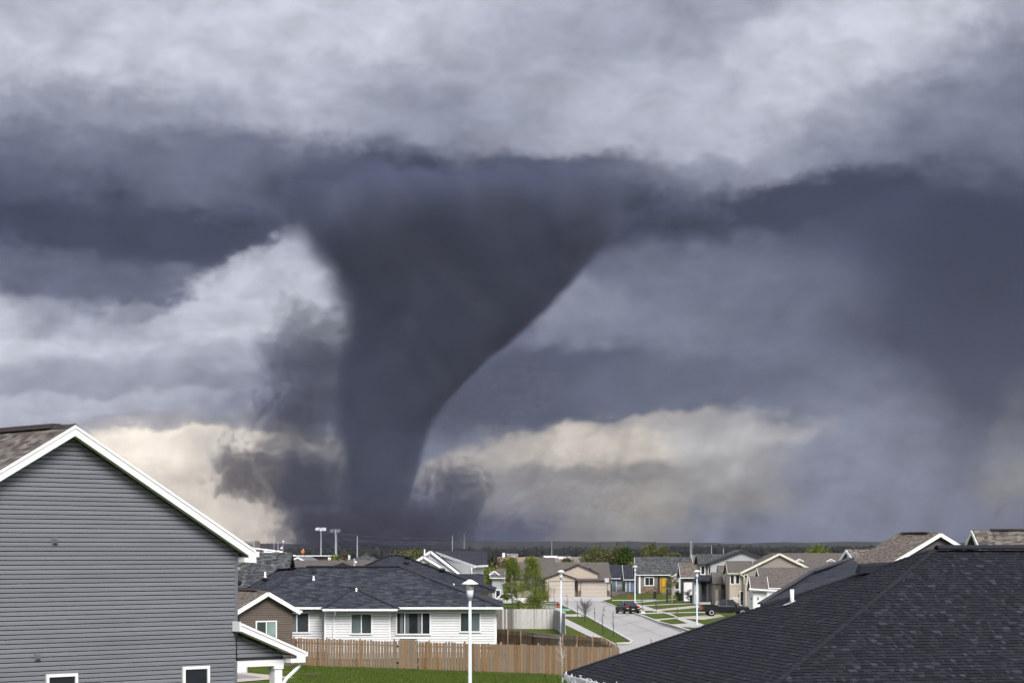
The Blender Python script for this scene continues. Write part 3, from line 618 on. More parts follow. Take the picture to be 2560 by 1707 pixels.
# ------------------------------------------------------------------ the near grey house
def grey_house():
    C = Vector((-7.37, 56.8, 0)); th = math.atan2(.675, .738); fr = Fr(C, th); UP = -5.07; LEFT = -10.14
    root = thing('house', 'tall two-storey house with blue grey lap siding and white gable trim', 'house', (C.x - 3.7, C.y - 3.4, 0))
    board = paint('blue_grey_vinyl', (0.172, 0.180, 0.205, 1), 0.42, 0.10, 1.2, rnd=0.07, spec=0.45, stretch=(.3, .3, 3))
    ccol = paint('blue_grey_corner', (0.145, 0.152, 0.178, 1), 0.45, 0.04)
    p, eave, pk = 0.568, 6.75, 9.63; D = 11.0
    back = -fr.n * D
    # core of the house
    v = [fr.p(LEFT, -0.3, -.01), fr.p(0, -0.3, -.01), fr.p(0, eave, -.01), fr.p(UP, pk, -.01), fr.p(LEFT, eave, -.01)]
    mk('wall', v + [a + back for a in v], [(0, 1, 2, 3, 4), (1, 6, 7, 2), (6, 5, 9, 8, 7), (5, 0, 4, 9)], paint('house_wrap', (0.05, 0.05, 0.06, 1), .8), root)
    siding(root, fr, lambda z: LEFT if z <= eave else LEFT + (z - eave) / p, lambda z: 0 if z <= eave else -(z - eave) / p, 1.4, pk, 0.114, board)
    MB().box(0, 0, 0, 0, 0, 0)
    mb = MB(); fr.box(mb, -0.03, 0.06, 4.45, eave - .02, -0.06, 0.035); mb.build('corner_post', ccol, root)
    mb = MB(); fr.box(mb, -0.045, 0.045, 0, 3.80, -0.04, 0.037); mb.build('corner_post', ccol, root)
    # roof, overhanging the gable by 0.3
    top = .26; oh = .42; F = .34
    e_z = eave - oh * p + top
    def r(u, z, o): return fr.p(u, z, o)
    pkz = pk + top
    roof_mesh('roof', [[r(LEFT - oh, e_z, F), r(UP, pkz, F), r(UP, pkz, -D), r(LEFT - oh, e_z, -D)], [r(UP, pkz, F), r(oh, e_z, F), r(oh, e_z, -D), r(UP, pkz, -D)]], sh_redbrown, root, 0.05)
    for s, u1 in ((-1, LEFT - oh), (1, oh)):
        mb = MB(); a = r(UP, pkz - .05, F + .015); b = r(u1, e_z - .05, F + .015)
        mb.hexa([a + Vector((0, 0, -.22)), b + Vector((0, 0, -.22)), b + Vector((0, 0, -.22)) - fr.n * .04, a + Vector((0, 0, -.22)) - fr.n * .04], [a, b, b - fr.n * .04, a - fr.n * .04])
        mb.build('rake_board', white_trim, root)
        mb = MB(); a2 = a + fr.n * .02 + Vector((0, 0, .045)); b2 = b + fr.n * .02 + Vector((0, 0, .045)); dn = Vector((0, 0, -.075))
        mb.hexa([a2 + dn, b2 + dn, b2 + dn - fr.n * .05, a2 + dn - fr.n * .05], [a2, b2, b2 - fr.n * .05, a2 - fr.n * .05]); mb.build('drip_trim', white_trim, root)
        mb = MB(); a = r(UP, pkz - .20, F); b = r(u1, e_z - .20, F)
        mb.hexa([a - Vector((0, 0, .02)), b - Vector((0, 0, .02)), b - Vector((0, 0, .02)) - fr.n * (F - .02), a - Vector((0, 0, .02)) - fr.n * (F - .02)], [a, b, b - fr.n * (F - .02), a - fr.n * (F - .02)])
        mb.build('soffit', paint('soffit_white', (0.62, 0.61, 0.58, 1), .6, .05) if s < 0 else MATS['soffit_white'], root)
    mb = MB(); fr.box(mb, .065, oh + .005, e_z - .32, e_z - .2, -.3, F - .01); fr.box(mb, .19, oh + .01, e_z - .33, e_z - .05, F - .02, F + .018); mb.build('eave_return', white_trim, root)
    MB().bar(r(oh + .07, e_z - .11, F - .02), r(oh + .07, e_z - .11, -D), .13, .14).build('gutter', white_metal, root)
    MB().tube([r(oh + .02, e_z - .18, F - .25), r(oh - .02, e_z - .34, F - .28), r(.14, e_z - .50, F - .42), r(.02, e_z - .68, F - .75), r(.03, 4.9, F - 1.0)], [.045] * 5, 8).build('downspout', white_metal, root)
    # ridge cap pieces and ridge vent
    n = 0
    for k in range(22):
        o0 = F - k * .2; q = MB()
        q.hexa([r(UP - .16, pkz - .07, o0), r(UP + .16, pkz - .07, o0), r(UP + .16, pkz - .085, o0 - .24), r(UP - .16, pkz - .085, o0 - .24)], [r(UP - .03, pkz + .03, o0), r(UP + .03, pkz + .03, o0), r(UP + .03, pkz + .012, o0 - .24), r(UP - .03, pkz + .012, o0 - .24)])
        q.build('ridge_cap', paint('cap_redbrown', (0.055, 0.042, 0.045, 1), .9, .3, 20, rnd=.3) if k == 0 else MATS['cap_redbrown'], root)
    MB().hexa([r(UP - .2, pkz - .05, F - .9), r(UP + .2, pkz - .05, F - .9), r(UP + .2, pkz - .05, -D), r(UP - .2, pkz - .05, -D)], [r(UP - .12, pkz + .07, F - .9), r(UP + .12, pkz + .07, F - .9), r(UP + .12, pkz + .07, -D), r(UP - .12, pkz + .07, -D)]).build('ridge_vent', MATS['cap_redbrown'], root)
    # dormer tip behind the right slope
    roof_mesh('dormer_roof', [[r(-1.0, 8.05, -6.0), r(.75, 8.05, -6.0), r(.95, 7.3, -5.4), r(-1.0, 7.3, -5.4)], [r(-1.0, 8.05, -6.0), r(.75, 8.05, -6.0), r(.95, 7.3, -6.6), r(-1.0, 7.3, -6.6)]], sh_redbrown, root, .1)
    window(root, fr, -5.64, -4.90, 2.2, 3.62, 1, .075, panes=[pane_dark]); window(root, fr, -1.62, -.93, 2.2, 3.66, 1, .075, panes=[pane_dark])
    for u, z in ((-5.47, 7.0), (-5.95, 4.13)):
        mb = MB(); fr.box(mb, u - .08, u + .08, z - .09, z + .09, .0, .05); fr.box(mb, u - .06, u + .06, z - .06, z + .06, .05, .085)
        for k in range(3): fr.box(mb, u - .05, u + .05, z - .05 + k * .035, z - .035 + k * .035, .085, .1)
        mb.build('vent_cover', ccol, root)
    # porch: lean-to wall, rake, beam, post
    E, sl = 1.58, .385
    lap = paint('porch_wall', (0.05, 0.05, 0.06, 1), .8)
    mk('porch_wall', [fr.p(.05, 3.83, -.01), fr.p(E, 3.83, -.01), fr.p(E, 3.92, -.01), fr.p(.05, 4.52, -.01)] + [fr.p(.05, 3.83, -.2), fr.p(E, 3.83, -.2), fr.p(E, 3.92, -.2), fr.p(.05, 4.52, -.2)], [(0, 1, 2, 3), (1, 5, 6, 2), (4, 7, 6, 5), (0, 4, 5, 1)], lap, root)
    z_b = 1.4 + .114 * math.ceil((3.83 - 1.4) / .114)
    siding(root, fr, lambda z: 0.045, lambda z: min(E, .05 + (4.52 - z) / sl), z_b - .114 + .114, 4.52, 0.114, board)
    a0, a1 = (-.07, 4.86), (E + .48, 4.86 - sl * (E + .55)); B = -4.5
    roof_mesh('porch_roof', [[r(a0[0], a0[1], F), r(a1[0], a1[1], F), r(a1[0], a1[1], B), r(a0[0], a0[1], B)]], sh_redbrown, root, .04)
    mb = MB(); A = r(a0[0], a0[1] - .03, F + .015); Bq = r(a1[0], a1[1] - .03, F + .015); dn = Vector((0, 0, -.2)); mb.hexa([A + dn, Bq + dn, Bq + dn - fr.n * .04, A + dn - fr.n * .04], [A, Bq, Bq - fr.n * .04, A - fr.n * .04]); mb.build('rake_board', white_trim, root)
    mb = MB(); up = Vector((0, 0, .02)); A2, B2 = A + fr.n * .02 + up, Bq + fr.n * .02 + up; dn = Vector((0, 0, -.07)); mb.hexa([A2 + dn, B2 + dn, B2 + dn - fr.n * .05, A2 + dn - fr.n * .05], [A2, B2, B2 - fr.n * .05, A2 - fr.n * .05]); mb.build('drip_trim', white_trim, root)
    mb = MB(); fr.box(mb, a0[0] - .04, a0[0] + .0, a0[1] - .24, a0[1] + .02, .03, F + .02); mb.build('rake_end', white_trim, root)
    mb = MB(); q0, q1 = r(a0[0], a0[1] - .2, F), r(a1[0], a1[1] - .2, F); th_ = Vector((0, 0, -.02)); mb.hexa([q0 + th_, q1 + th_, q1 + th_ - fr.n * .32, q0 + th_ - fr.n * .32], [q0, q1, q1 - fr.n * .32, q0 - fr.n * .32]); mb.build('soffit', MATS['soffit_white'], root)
    mb = MB(); fr.box(mb, E + .02, a1[0], a1[1] - .31, a1[1] - .2, -.3, F - .012); fr.box(mb, E + .2, a1[0] + .004, a1[1] - .31, a1[1] - .1, F - .02, F + .018); mb.build('eave_return', white_trim, root)
    MB().bar(r(a1[0] + .06, a1[1] - .09, F - .02), r(a1[0] + .06, a1[1] - .09, B), .12, .12).build('gutter', white_metal, root)
    mb = MB(); fr.box(mb, .05, E, 3.65, 3.815, -.2, .03); mb.build('porch_beam', white_trim, root)
    mb = MB(); fr.box(mb, E - .30, E - .05, 0, 3.58, -.22, .02); fr.box(mb, E - .33, E - .02, 3.56, 3.648, -.24, .045); mb.build('porch_post', white_trim, root)
    MB().tube([r(a1[0] - .06, a1[1] - .3, .2), r(a1[0] - .1, a1[1] - .42, .2), r(E + .02, a1[1] - .74, .12), r(E - .08, a1[1] - .88, .1), r(E - .08, a1[1] - 1.05, .1), r(E - .08, 0.1, .1)], [.05] * 6, 8).build('downspout', white_metal, root)
grey_house()
# ------------------------------------------------------------------ the near dark hip roof
def near_roof():
    ph = math.radians(12); e1 = Vector((math.cos(ph), math.sin(ph), 0)); e2 = Vector((math.sin(ph), -math.cos(ph), 0)); pit = .45
    A = Vector((10.45, 53, 6.77)); RUN = 7.55
    root = thing('house', 'near house with black laminated shingle hip roof and white plumbing pipe', 'house', (A.x + 4, A.y, 0))
    dn = Vector((0, 0, -pit))
    near_c = A + (-e1 + e2 + dn) * RUN; far_c = A + (-e1 - e2 + dn) * RUN
    A2 = A + e1 * 12; nr2 = A2 + (e1 + e2 + dn) * RUN; fr2 = A2 + (e1 - e2 + dn) * RUN
    deck = paint('felt', (0.010, 0.010, 0.014, 1), .95, .2)
    low = Vector((0, 0, -.03))
    roof_mesh('roof_deck', [[near_c + low, nr2 + low, A2 + low, A + low], [far_c + low, near_c + low, A + low], [fr2 + low, far_c + low, A + low, A2 + low], [nr2 + low, fr2 + low, A2 + low]], deck, root, .12)
    ins = .45; a, b, c, d = [q + w for q, w in ((near_c, (e1 - e2) * ins), (nr2, (-e1 - e2) * ins), (fr2, (-e1 + e2) * ins), (far_c, (e1 + e2) * ins))]
    zt = near_c.z - .12; mk('wall', [Vector((q.x, q.y, z)) for z in (0, zt) for q in (a, b, c, d)], [(0, 1, 5, 4), (1, 2, 6, 5), (2, 3, 7, 6), (3, 0, 4, 7)], paint('tan_wall', (0.3, 0.27, 0.22, 1)), root)
    MB().bar(near_c + Vector((0, 0, -.1)), far_c + Vector((0, 0, -.1)), .12, .14).build('gutter', white_metal, root)
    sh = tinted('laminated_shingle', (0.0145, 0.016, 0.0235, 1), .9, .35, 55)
    pieces = []
    rnd = random.Random(11)
    def plane(O, ax, dvec, poly):   # poly: list of (u,v) metres; v down the slope
        row = .143; sl = dvec.normalized(); nrm = ax.cross(-sl); nrm = nrm if nrm.z > 0 else -nrm
        vmax = max(v for u, v in poly); k = 0
        while k * row < vmax:
            v0, v1 = k * row, min((k + 1) * row, vmax); k += 1; vm = (v0 + v1) / 2; xs = []
            for (ua, va), (ub, vb) in zip(poly, poly[1:] + poly[:1]):
                if (va - vm) * (vb - vm) < 0: xs.append(ua + (ub - ua) * (vm - va) / (vb - va))
            if len(xs) < 2: continue
            u, ue = min(xs), max(xs); u -= rnd.uniform(0, .2); u0 = min(xs)
            thick = False
            while u < ue:
                w = rnd.choice([.08, .11, .14, .17, .2, .26, .32]) if thick else rnd.choice([.06, .09, .12, .15, .2]); ua, ub = max(u, u0), min(u + w, ue); u += w
                if ub - ua < .03: thick = not thick; continue
                mid = O + ax * ((ua + ub) / 2) + sl * vm
                px, py = 1280 + FP * mid.x / mid.y, HZ - FP * (mid.z - HC) / mid.y
                if px > 2850 or py > 1950 or px < 1100: thick = not thick; continue
                h = .017 if thick else .008
                tint = (rnd.choice([.6, .7, .9, 1.0, 1.1, 1.3, 1.7, 2.2]) if not thick else rnd.choice([.5, .6, .7, .75, .8, .9, 1.0])) * rnd.uniform(.9, 1.1)
                q = [O + ax * ua + sl * v0 + nrm * (h * .25), O + ax * ub + sl * v0 + nrm * (h * .25), O + ax * ub + sl * v1 + nrm * h, O + ax * ua + sl * v1 + nrm * h, O + ax * ub + sl * v1 - nrm * .02, O + ax * ua + sl * v1 - nrm * .02,
                     O + ax * ub + sl * v0 - nrm * .02, O + ax * ua + sl * v0 - nrm * .02]
                pieces.append((q, tint, 0 <= px <= 2560 and py <= 1707, py)); thick = not thick
    sp = math.sqrt(1 + pit * pit)
    plane(A, e1, e2 + dn, [(0, 0), (12, 0), (12 + RUN, RUN * sp), (-RUN, RUN * sp)])
    plane(A, e2, -e1 + dn, [(0, 0), (RUN, RUN * sp), (-RUN, RUN * sp)])
    fcs = [(0, 1, 2, 3), (3, 2, 4, 5), (1, 6, 4, 2), (0, 3, 5, 7)]
    ts = lambda t: [t] * 4 + [t * .38] * 4 + [t * .6] * 8  # edge faces tinted darker: shadow lines between courses painted into the colour
    # orient top faces up
    order = sorted(range(len(pieces)), key=lambda i: -(pieces[i][2] * 1e5 + pieces[i][3]))
    single = set(order[:280]); V, Fc, T = [], [], []
    for i, (q, t, vis, py) in enumerate(pieces):
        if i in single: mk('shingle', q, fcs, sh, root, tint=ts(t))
        else:
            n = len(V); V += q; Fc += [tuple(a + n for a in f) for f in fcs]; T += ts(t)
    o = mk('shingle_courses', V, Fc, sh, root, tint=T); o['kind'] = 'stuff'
    capm = paint('hip_cap_black', (0.013, 0.014, 0.021, 1), .9, .25, 30, rnd=.2)
    def caps(P0, P1, sa, sb, n_out):
        L = (P1 - P0).length; d = (P1 - P0) / L; k = 0
        while k * .15 < L:
            s = P0 + d * (k * .15); e = s + d * .2; h0, h1 = .028, .045
            sa_, sb_ = sa * .13, sb * .13
            v = [s + sa_ + Vector((0, 0, h0 - .01)), s + Vector((0, 0, h0 + .015)), s + sb_ + Vector((0, 0, h0 - .01)), e + sa_ + Vector((0, 0, h1 - .01)), e + Vector((0, 0, h1 + .015)), e + sb_ + Vector((0, 0, h1 - .01)), e + sa_ + Vector((0, 0, -.03)), e + sb_ + Vector((0, 0, -.03))]
            mk('hip_cap', v, [(0, 1, 4, 3), (1, 2, 5, 4), (3, 4, 5, 7, 6), (0, 3, 6), (2, 7, 5)], capm, root); k += 1
    gn = (e2 + dn).normalized(); gl = (-e1 + dn).normalized(); gb = (-e2 + dn).normalized()
    for P0, P1, s1, s2 in ((A, near_c, -e2 * 0 + (e1 + Vector((0, 0, 0))), -e2), (A, far_c, e2, e1), ):
        # side vectors lying in the two planes
        pass
    caps(A, near_c, e1, -e2, None); caps(A, far_c, e1, e2, None)
    MB().slab([A + e1 * .1 - e2 * .16 + Vector((0, 0, .01)), A + e1 * 12 - e2 * .16 + Vector((0, 0, .01)), A + e1 * 12 + Vector((0, 0, .09)), A + e1 * .1 + Vector((0, 0, .09))], .05).slab([A + e1 * .1 + Vector((0, 0, .09)), A + e1 * 12 + Vector((0, 0, .09)), A + e1 * 12 + e2 * .16 + Vector((0, 0, .01)), A + e1 * .1 + e2 * .16 + Vector((0, 0, .01))], .05).build('ridge_vent', capm, root)
    q = A + (-e1 - e2 + dn) * 1.05
    MB().hexa([q - e1 * .55 - e2 * .1 + Vector((0, 0, -.1)), q + e1 * .55 - e2 * .1 + Vector((0, 0, -.1)), q + e1 * .55 + e2 * .2 + Vector((0, 0, -.1)), q - e1 * .55 + e2 * .2 + Vector((0, 0, -.1))], [q - e1 * .45 - e2 * .1 + Vector((0, 0, .13)), q + e1 * .5 - e2 * .1 + Vector((0, 0, .18)), q + e1 * .55 + e2 * .15 + Vector((0, 0, .13)), q - e1 * .45 + e2 * .15 + Vector((0, 0, .07))]).build('roof_ridge_vent', capm, root)
    # white plumbing pipe with its metal flashing
    nrm = Vector((-e1.x * pit, -e1.y * pit, 1)).normalized(); Yb = 50.0
    for _ in range(60):   # meet the line of sight with the hip-end plane
        q = P(1980, 1508, Yb); zp = A.z + pit * (q - A).dot(e1); Yb += (q.z - zp) * 3
    bp = Vector((q.x, q.y, zp))
    MB().lathe(bp, [(.052, -.1), (.052, .36)], 14).build('plumbing_pipe', white_trim, root, True)
    fl = (-e1 + dn).normalized()
    MB().slab([bp - fl * .1 - e2 * .1 + nrm * .03, bp - fl * .1 + e2 * .1 + nrm * .03, bp + fl * .22 + e2 * .1 + nrm * .045, bp + fl * .22 - e2 * .1 + nrm * .045], .01).build('pipe_flashing', paint('zinc', (.5, .52, .52, 1), .35, .1, metal=.6), root)
    # tangled clear light string in the gutter at the far corner
    rn = random.Random(4); mb = MB(); g0 = far_c + Vector((0, 0, .0))
    for k in range(150):
        s = far_c + (near_c - far_c) * (rn.random() ** 1.3 * .5) - e1 * rn.uniform(.0, .12) + Vector((0, 0, rn.uniform(-.25, .03)))
        mb.tube([s, s + Vector((rn.gauss(0, .05), rn.gauss(0, .12), rn.gauss(0, .05))), s + Vector((rn.gauss(0, .05), rn.gauss(0, .2), rn.uniform(-.2, .04)))], [.010, .012, .006], 4)
    o = mb.build('light_string', paint('clear_lights', (.75, .74, .78, 1), .3, .1)); tag(o, 'tangled white string of lights along the eave of the near black roof', 'string lights')
near_roof()
# ------------------------------------------------------------------ houses of the middle distance
w_white = paint('white_vinyl', (0.78, 0.78, 0.80, 1), .45, .04, 2.0, rnd=.03)
brown_v = paint('brown_vinyl', (0.135, 0.108, 0.092, 1), .5, .06, 2.0, rnd=.06)
def stones(root, fr, u0, u1, z0, z1, seed=1):
    """ledge stone facing, stone by stone"""
    rn = random.Random(seed); z = z0; cols = [paint('stone_%d' % i, c, .9, .2, 5) if ('stone_%d' % i) not in MATS else MATS['stone_%d' % i] for i, c in enumerate([(.22, .15, .10, 1), (.14, .10, .085, 1), (.30, .22, .15, 1), (.10, .085, .085, 1)])]
    while z < z1 - .03:
        h = min(rn.uniform(.12, .22), z1 - z); u = u0
        while u < u1 - .03:
            w = min(rn.uniform(.22, .55), u1 - u); mb = MB(); fr.box(mb, u + .008, u + w - .008, z + .008, z + h - .008, .0, rn.uniform(.03, .07)); mb.build('stone', rn.choice(cols), root); u += w
        z += h
def brown_house():
    th = math.atan2(.47, .88); o = Vector((X(729, 124.5), 124.5, 0)); L = 3.2; fr0 = Fr(o, th); c = fr0.p(-L, 0)
    root = thing('house', 'small brown sided gable with white trim beside the wooden fence', 'house', c)
    h, pit = 3.28, .56
    wt_ = paint('brown_core', (0.06, 0.048, 0.042, 1), .8)
    w, fr = block(root, c, th, L, 9, h, pit, 'y', wt_, sh_brown, white_trim, oh=.42, goh=.35, fas=.24, gutter=True)
    siding(root, fr, lambda z: 0 if z <= h else (z - h) / pit, lambda z: L if z <= h else L - (z - h) / pit, .55, h + L / 2 * pit, .135, brown_v, .024)
    mb = MB(); fr.box(mb, -.04, .05, .4, h - .05, -.05, .03); mb.build('corner_post', brown_v, root); mb = MB(); fr.box(mb, L - .05, L + .04, .4, h - .05, -.05, .03); mb.build('corner_post', brown_v, root)
    window(root, fr, 1.02, 2.18, 1.3, 2.58, 2, .075, panes=[pane_grey, pane_green])
    stones(root, fr, 0, L, 0, .5, 5)
    # wing to the side with its own eave and recessed dark porch
    c2 = w(-3.6, 2.0, 0); block(root, c2, th, 3.6, 7, 3.1, .45, 'x', wt_, sh_brown, white_trim, oh=.5, fas=.22)
    MB().bar(w(L / 2 - .01, 1.2, h + L / 2 * pit + .22), w(L / 2 - .01, 4.2, h + L / 2 * pit + .22), .3, .06).build('ridge_vent', sh_brown, root)
    o2 = Vector((X(588, 117.5), 117.5, 0)); pl = MB().box(o2.x, o2.x + .62, o2.y, o2.y + .5, 0, .35).build('planter_box', white_trim); tag(pl, 'low white planter box on the concrete patio behind the porch post', 'planter')
    sh = MB(); rn = random.Random(2)
    for _ in range(160):
        p = o2 + Vector((rn.uniform(.05, .57), rn.uniform(.05, .45), .35 + rn.random() ** 2 * .4)); a = rn.uniform(0, 6); sh.add([p, p + Vector((.07 * math.cos(a), .07 * math.sin(a), .03)), p + Vector((.02, .0, .08))], [(0, 1, 2)])
    q = sh.build('bush', leafy('planter_leaf', (.05, .1, .02, 1), (.14, .17, .03, 1))); tag(q, 'small green bush growing in the white planter box', 'bush')
brown_house()
def white_house():
    Y0 = 133.3; root = thing('house', 'long white ranch house with black hip roof behind the picket fence', 'house', (X(1000, Y0), Y0 + 5, 0))
    fr = Fr((X(690, Y0), Y0, 0), 0); u = lambda px: X(px, Y0) - fr.o.x
    Yb = 132.3; frb = Fr((X(813, Yb), Yb, 0), 0); ub = lambda px: X(px, Yb) - frb.o.x
    core = paint('white_core', (.35, .35, .36, 1), .8)
    E = 3.12; xr = X(1238, Y0)
    mk('wall', [(fr.o.x - 3, Y0 + .01, 0), (xr - .01, Y0 + .01, 0), (xr - .01, Y0 + 13, 0), (fr.o.x - 3, Y0 + 13, 0), (fr.o.x - 3, Y0 + .01, E), (xr - .01, Y0 + .01, E), (xr - .01, Y0 + 13, E), (fr.o.x - 3, Y0 + 13, E)], [(0, 1, 5, 4), (1, 2, 6, 5), (2, 3, 7, 6), (3, 0, 4, 7)], core, root)
    lb = ub(975); mb = MB(); frb.box(mb, 0.01, lb - .01, 0, E, -1.0, -.005); mb.build('bay_wall', core, root)
    siding(root, fr, lambda z: 0, lambda z: u(813) , .4, E, .16, w_white, .013); siding(root, frb, lambda z: 0, lambda z: lb, .4, E, .16, w_white, .013); siding(root, fr, lambda z: u(975.5), lambda z: u(1238), .4, E, .16, w_white, .013)
    for f, a in ((frb, 0), (frb, lb), (fr, u(1238))):
        mb = MB(); f.box(mb, a - .06, a + .05, .5, E, -.06, .032); mb.build('corner_post', white_trim, root)
    window(root, fr, u(722), u(771), Z(1579, Y0), Z(1533, Y0), [1, 1.4], .085, panes=[pane_mid, pane_grey])
    window(root, frb, ub(879), ub(928), Z(1582, Yb), Z(1535, Yb), 2, .085, panes=[pane_mid, pane_grey])
    o = window(root, fr, u(993), u(1074), Z(1583, Y0), Z(1532, Y0), [.75, 1.7, .75], .085, panes=[pane_dark])
    cur = paint('curtain', (.12, .135, .15, 1), .9, .3, 3, stretch=(14, 1, 1))
    for a, b in ((1000, 1008), (1014, 1023), (1044, 1052)):
        mb = MB(); fr.box(mb, u(a), u(b), Z(1582.5, Y0), Z(1532.5, Y0), .046, .054); mb.build('curtain', cur, o)
    window(root, fr, u(1152), u(1199), Z(1577, Y0), Z(1532, Y0), [1.1, 1], .085, panes=[pane_grey, pane_mid])
    z_r, z_e = 5.6, 3.2; Yr, Ye = 139.6, 132.75; Ye2 = 131.7
    V = lambda px, Y, z: Vector((X(px, Y), Y, z))
    R1, R2, E1, E2 = V(750, Yr, z_r), V(1003, Yr, z_r), V(620, Ye, z_e), V(1256, Ye, z_e)
    R0 = V(694, 142.5, 5.45); F0 = V(575, 147.5, 3.5); B2 = Vector((E2.x, 147, z_e)); B1 = V(560, 147, z_e)
    roof_mesh('roof', [[E1, E2, R2, R1], [E2, B2, R2], [F0, E1, R1, R0], [R2, B2, B1, R1]], sh_ranch, root, .1)
    A = P(886, 1472, 135.75); a, b = V(806, Ye2, 3.12), V(996, Ye2, 3.12); a2, b2 = V(806, Ye + .3, 3.32), V(996, Ye + .3, 3.32)
    roof_mesh('bay_roof', [[a, b, A + Vector((0, 0, .06))], [a2, a, A + Vector((0, 0, .06))], [b, b2, A + Vector((0, 0, .06))]], sh_ranch, root, .08)
    capm = MATS['hip_cap_black']
    capm = paint('ranch_cap', (.022, .024, .032, 1), .9, .3, 6)
    for p, q in ((R1, R2), (R1, E1), (R2, E2), (R1, R0)): MB().bar(p + Vector((0, 0, .01)), q + Vector((0, 0, .01)), .26, .03).build('hip_ridge', capm, root)
    for p, q in ((A, a), (A, b)): MB().bar(p + Vector((0, 0, .07)), q + Vector((0, 0, .02)), .22, .05).build('hip_ridge', capm, root)
    MB().bar(V(766, Yr, z_r + .07), V(1000, Yr, z_r + .07), .3, .1).build('ridge_vent', capm, root); MB().bar(A + Vector((-1.1, .5, .1)), A + Vector((.1, .1, .12)), .2, .06).build('ridge_vent', capm, root)
    MB().bar(V(806, Ye2 - .06, 3.05), V(994, Ye2 - .06, 3.05), .12, .14).build('gutter', white_metal, root); MB().bar(V(989, Ye - .06, 3.13), V(1258, Ye - .06, 3.13), .12, .14).build('gutter', white_metal, root); MB().bar(V(690, Ye - .06, 3.13), V(812, Ye - .06, 3.13), .12, .14).build('gutter', white_metal, root)
    MB().tube([V(838, Ye2, 3.0), V(837, Ye2 + .1, 2.8), V(834, Yb - .06, 2.5), V(834, Yb - .06, .6)], [.05] * 4, 8).build('downspout', white_metal, root)
    MB().tube([V(1252, Ye, 3.05), V(1246, Ye + .2, 2.8), V(1240, Y0 + .2, 2.55), V(1240, Y0 + .2, .4)], [.05] * 4, 8).build('downspout', white_metal, root)
    def on(px, py, lo=132, hi=147):
        best = None
        f = lambda Y: Z(py, Y) - (z_e + (z_r - z_e) * (Y - Ye) / (Yr - Ye))
        for _ in range(50):
            m = (lo + hi) / 2
            if f(m) > 0: lo = m
            else: hi = m
        return P(px, py, lo)
    for px, py, h in ((784, 1449, .26), (891, 1481, .3)): pipe(root, on(px, py), h, .055)
    pipe(root, P(663, 1442, 141.8), .35, .06)
    roofvent(root, on(787, 1430)); roofvent(root, P(661, 1447, 141.6)); roofvent(root, P(678, 1448.5, 141))
    d = MB().ell(P(598, 1455, 128.5), .17, .06, .2, 16, 8).build('satellite_dish', black_plastic, root, True)
white_house()
def hip_house_mid():
    root = thing('house', 'cream house under a black pyramid hip roof behind the long white house', 'house', (X(1000, 190), 195, ground_z(190)))
    V = lambda px, Y, z: Vector((X(px, Y), Y, z)); zr, ze = 6.2, 3.12; g = ground_z(188)
    K1, K2 = V(972, 196, zr), V(1003, 196, zr); e0, e1_ = V(770, 187, ze), V(1238, 187, ze); b0, b1 = V(770, 206, ze), Vector((e1_.x, 206, ze))
    roof_mesh('roof', [[e0, e1_, K2, K1], [e1_, b1, K2], [b0, e0, K1], [b1, b0, K1, K2]], sh_black, root, .12)
    Yw = 187.7; x0, x1 = X(780, Yw), X(1222, Yw)
    cream = lapped('cream_lap', (.62, .58, .46, 1), .16); mk('wall', [(x0, Yw, g), (x1, Yw, g), (x1, 205, g), (x0, 205, g), (x0, Yw, ze), (x1, Yw, ze), (x1, 205, ze), (x0, 205, ze)], [(0, 1, 5, 4), (1, 2, 6, 5), (2, 3, 7, 6), (3, 0, 4, 7)], cream, root)
    MB().bar(e0 + Vector((0, -.06, -.1)), e1_ + Vector((0, -.06, -.1)), .12, .16).build('gutter', dark_trim, root)
    for p, q in ((K2, e1_), (K1, K2), (K1, e0)): MB().bar(p + Vector((0, 0, .03)), q + Vector((0, 0, .03)), .3, .06).build('hip_ridge', MATS['hip_cap_black'], root)
    for px, py, Y in ((960, 1392, 195.5), (1019, 1392, 195.2), (1016, 1406, 192), (1066, 1411, 193.5), (1106, 1424, 191.6)): roofvent(root, P(px, py, Y), .22)
    pipe(root, P(1134.5, 1466, 187.9), .28, .06)
hip_house_mid()
gable_w = lapped('white_lap', (.72, .72, .74, 1), .17)
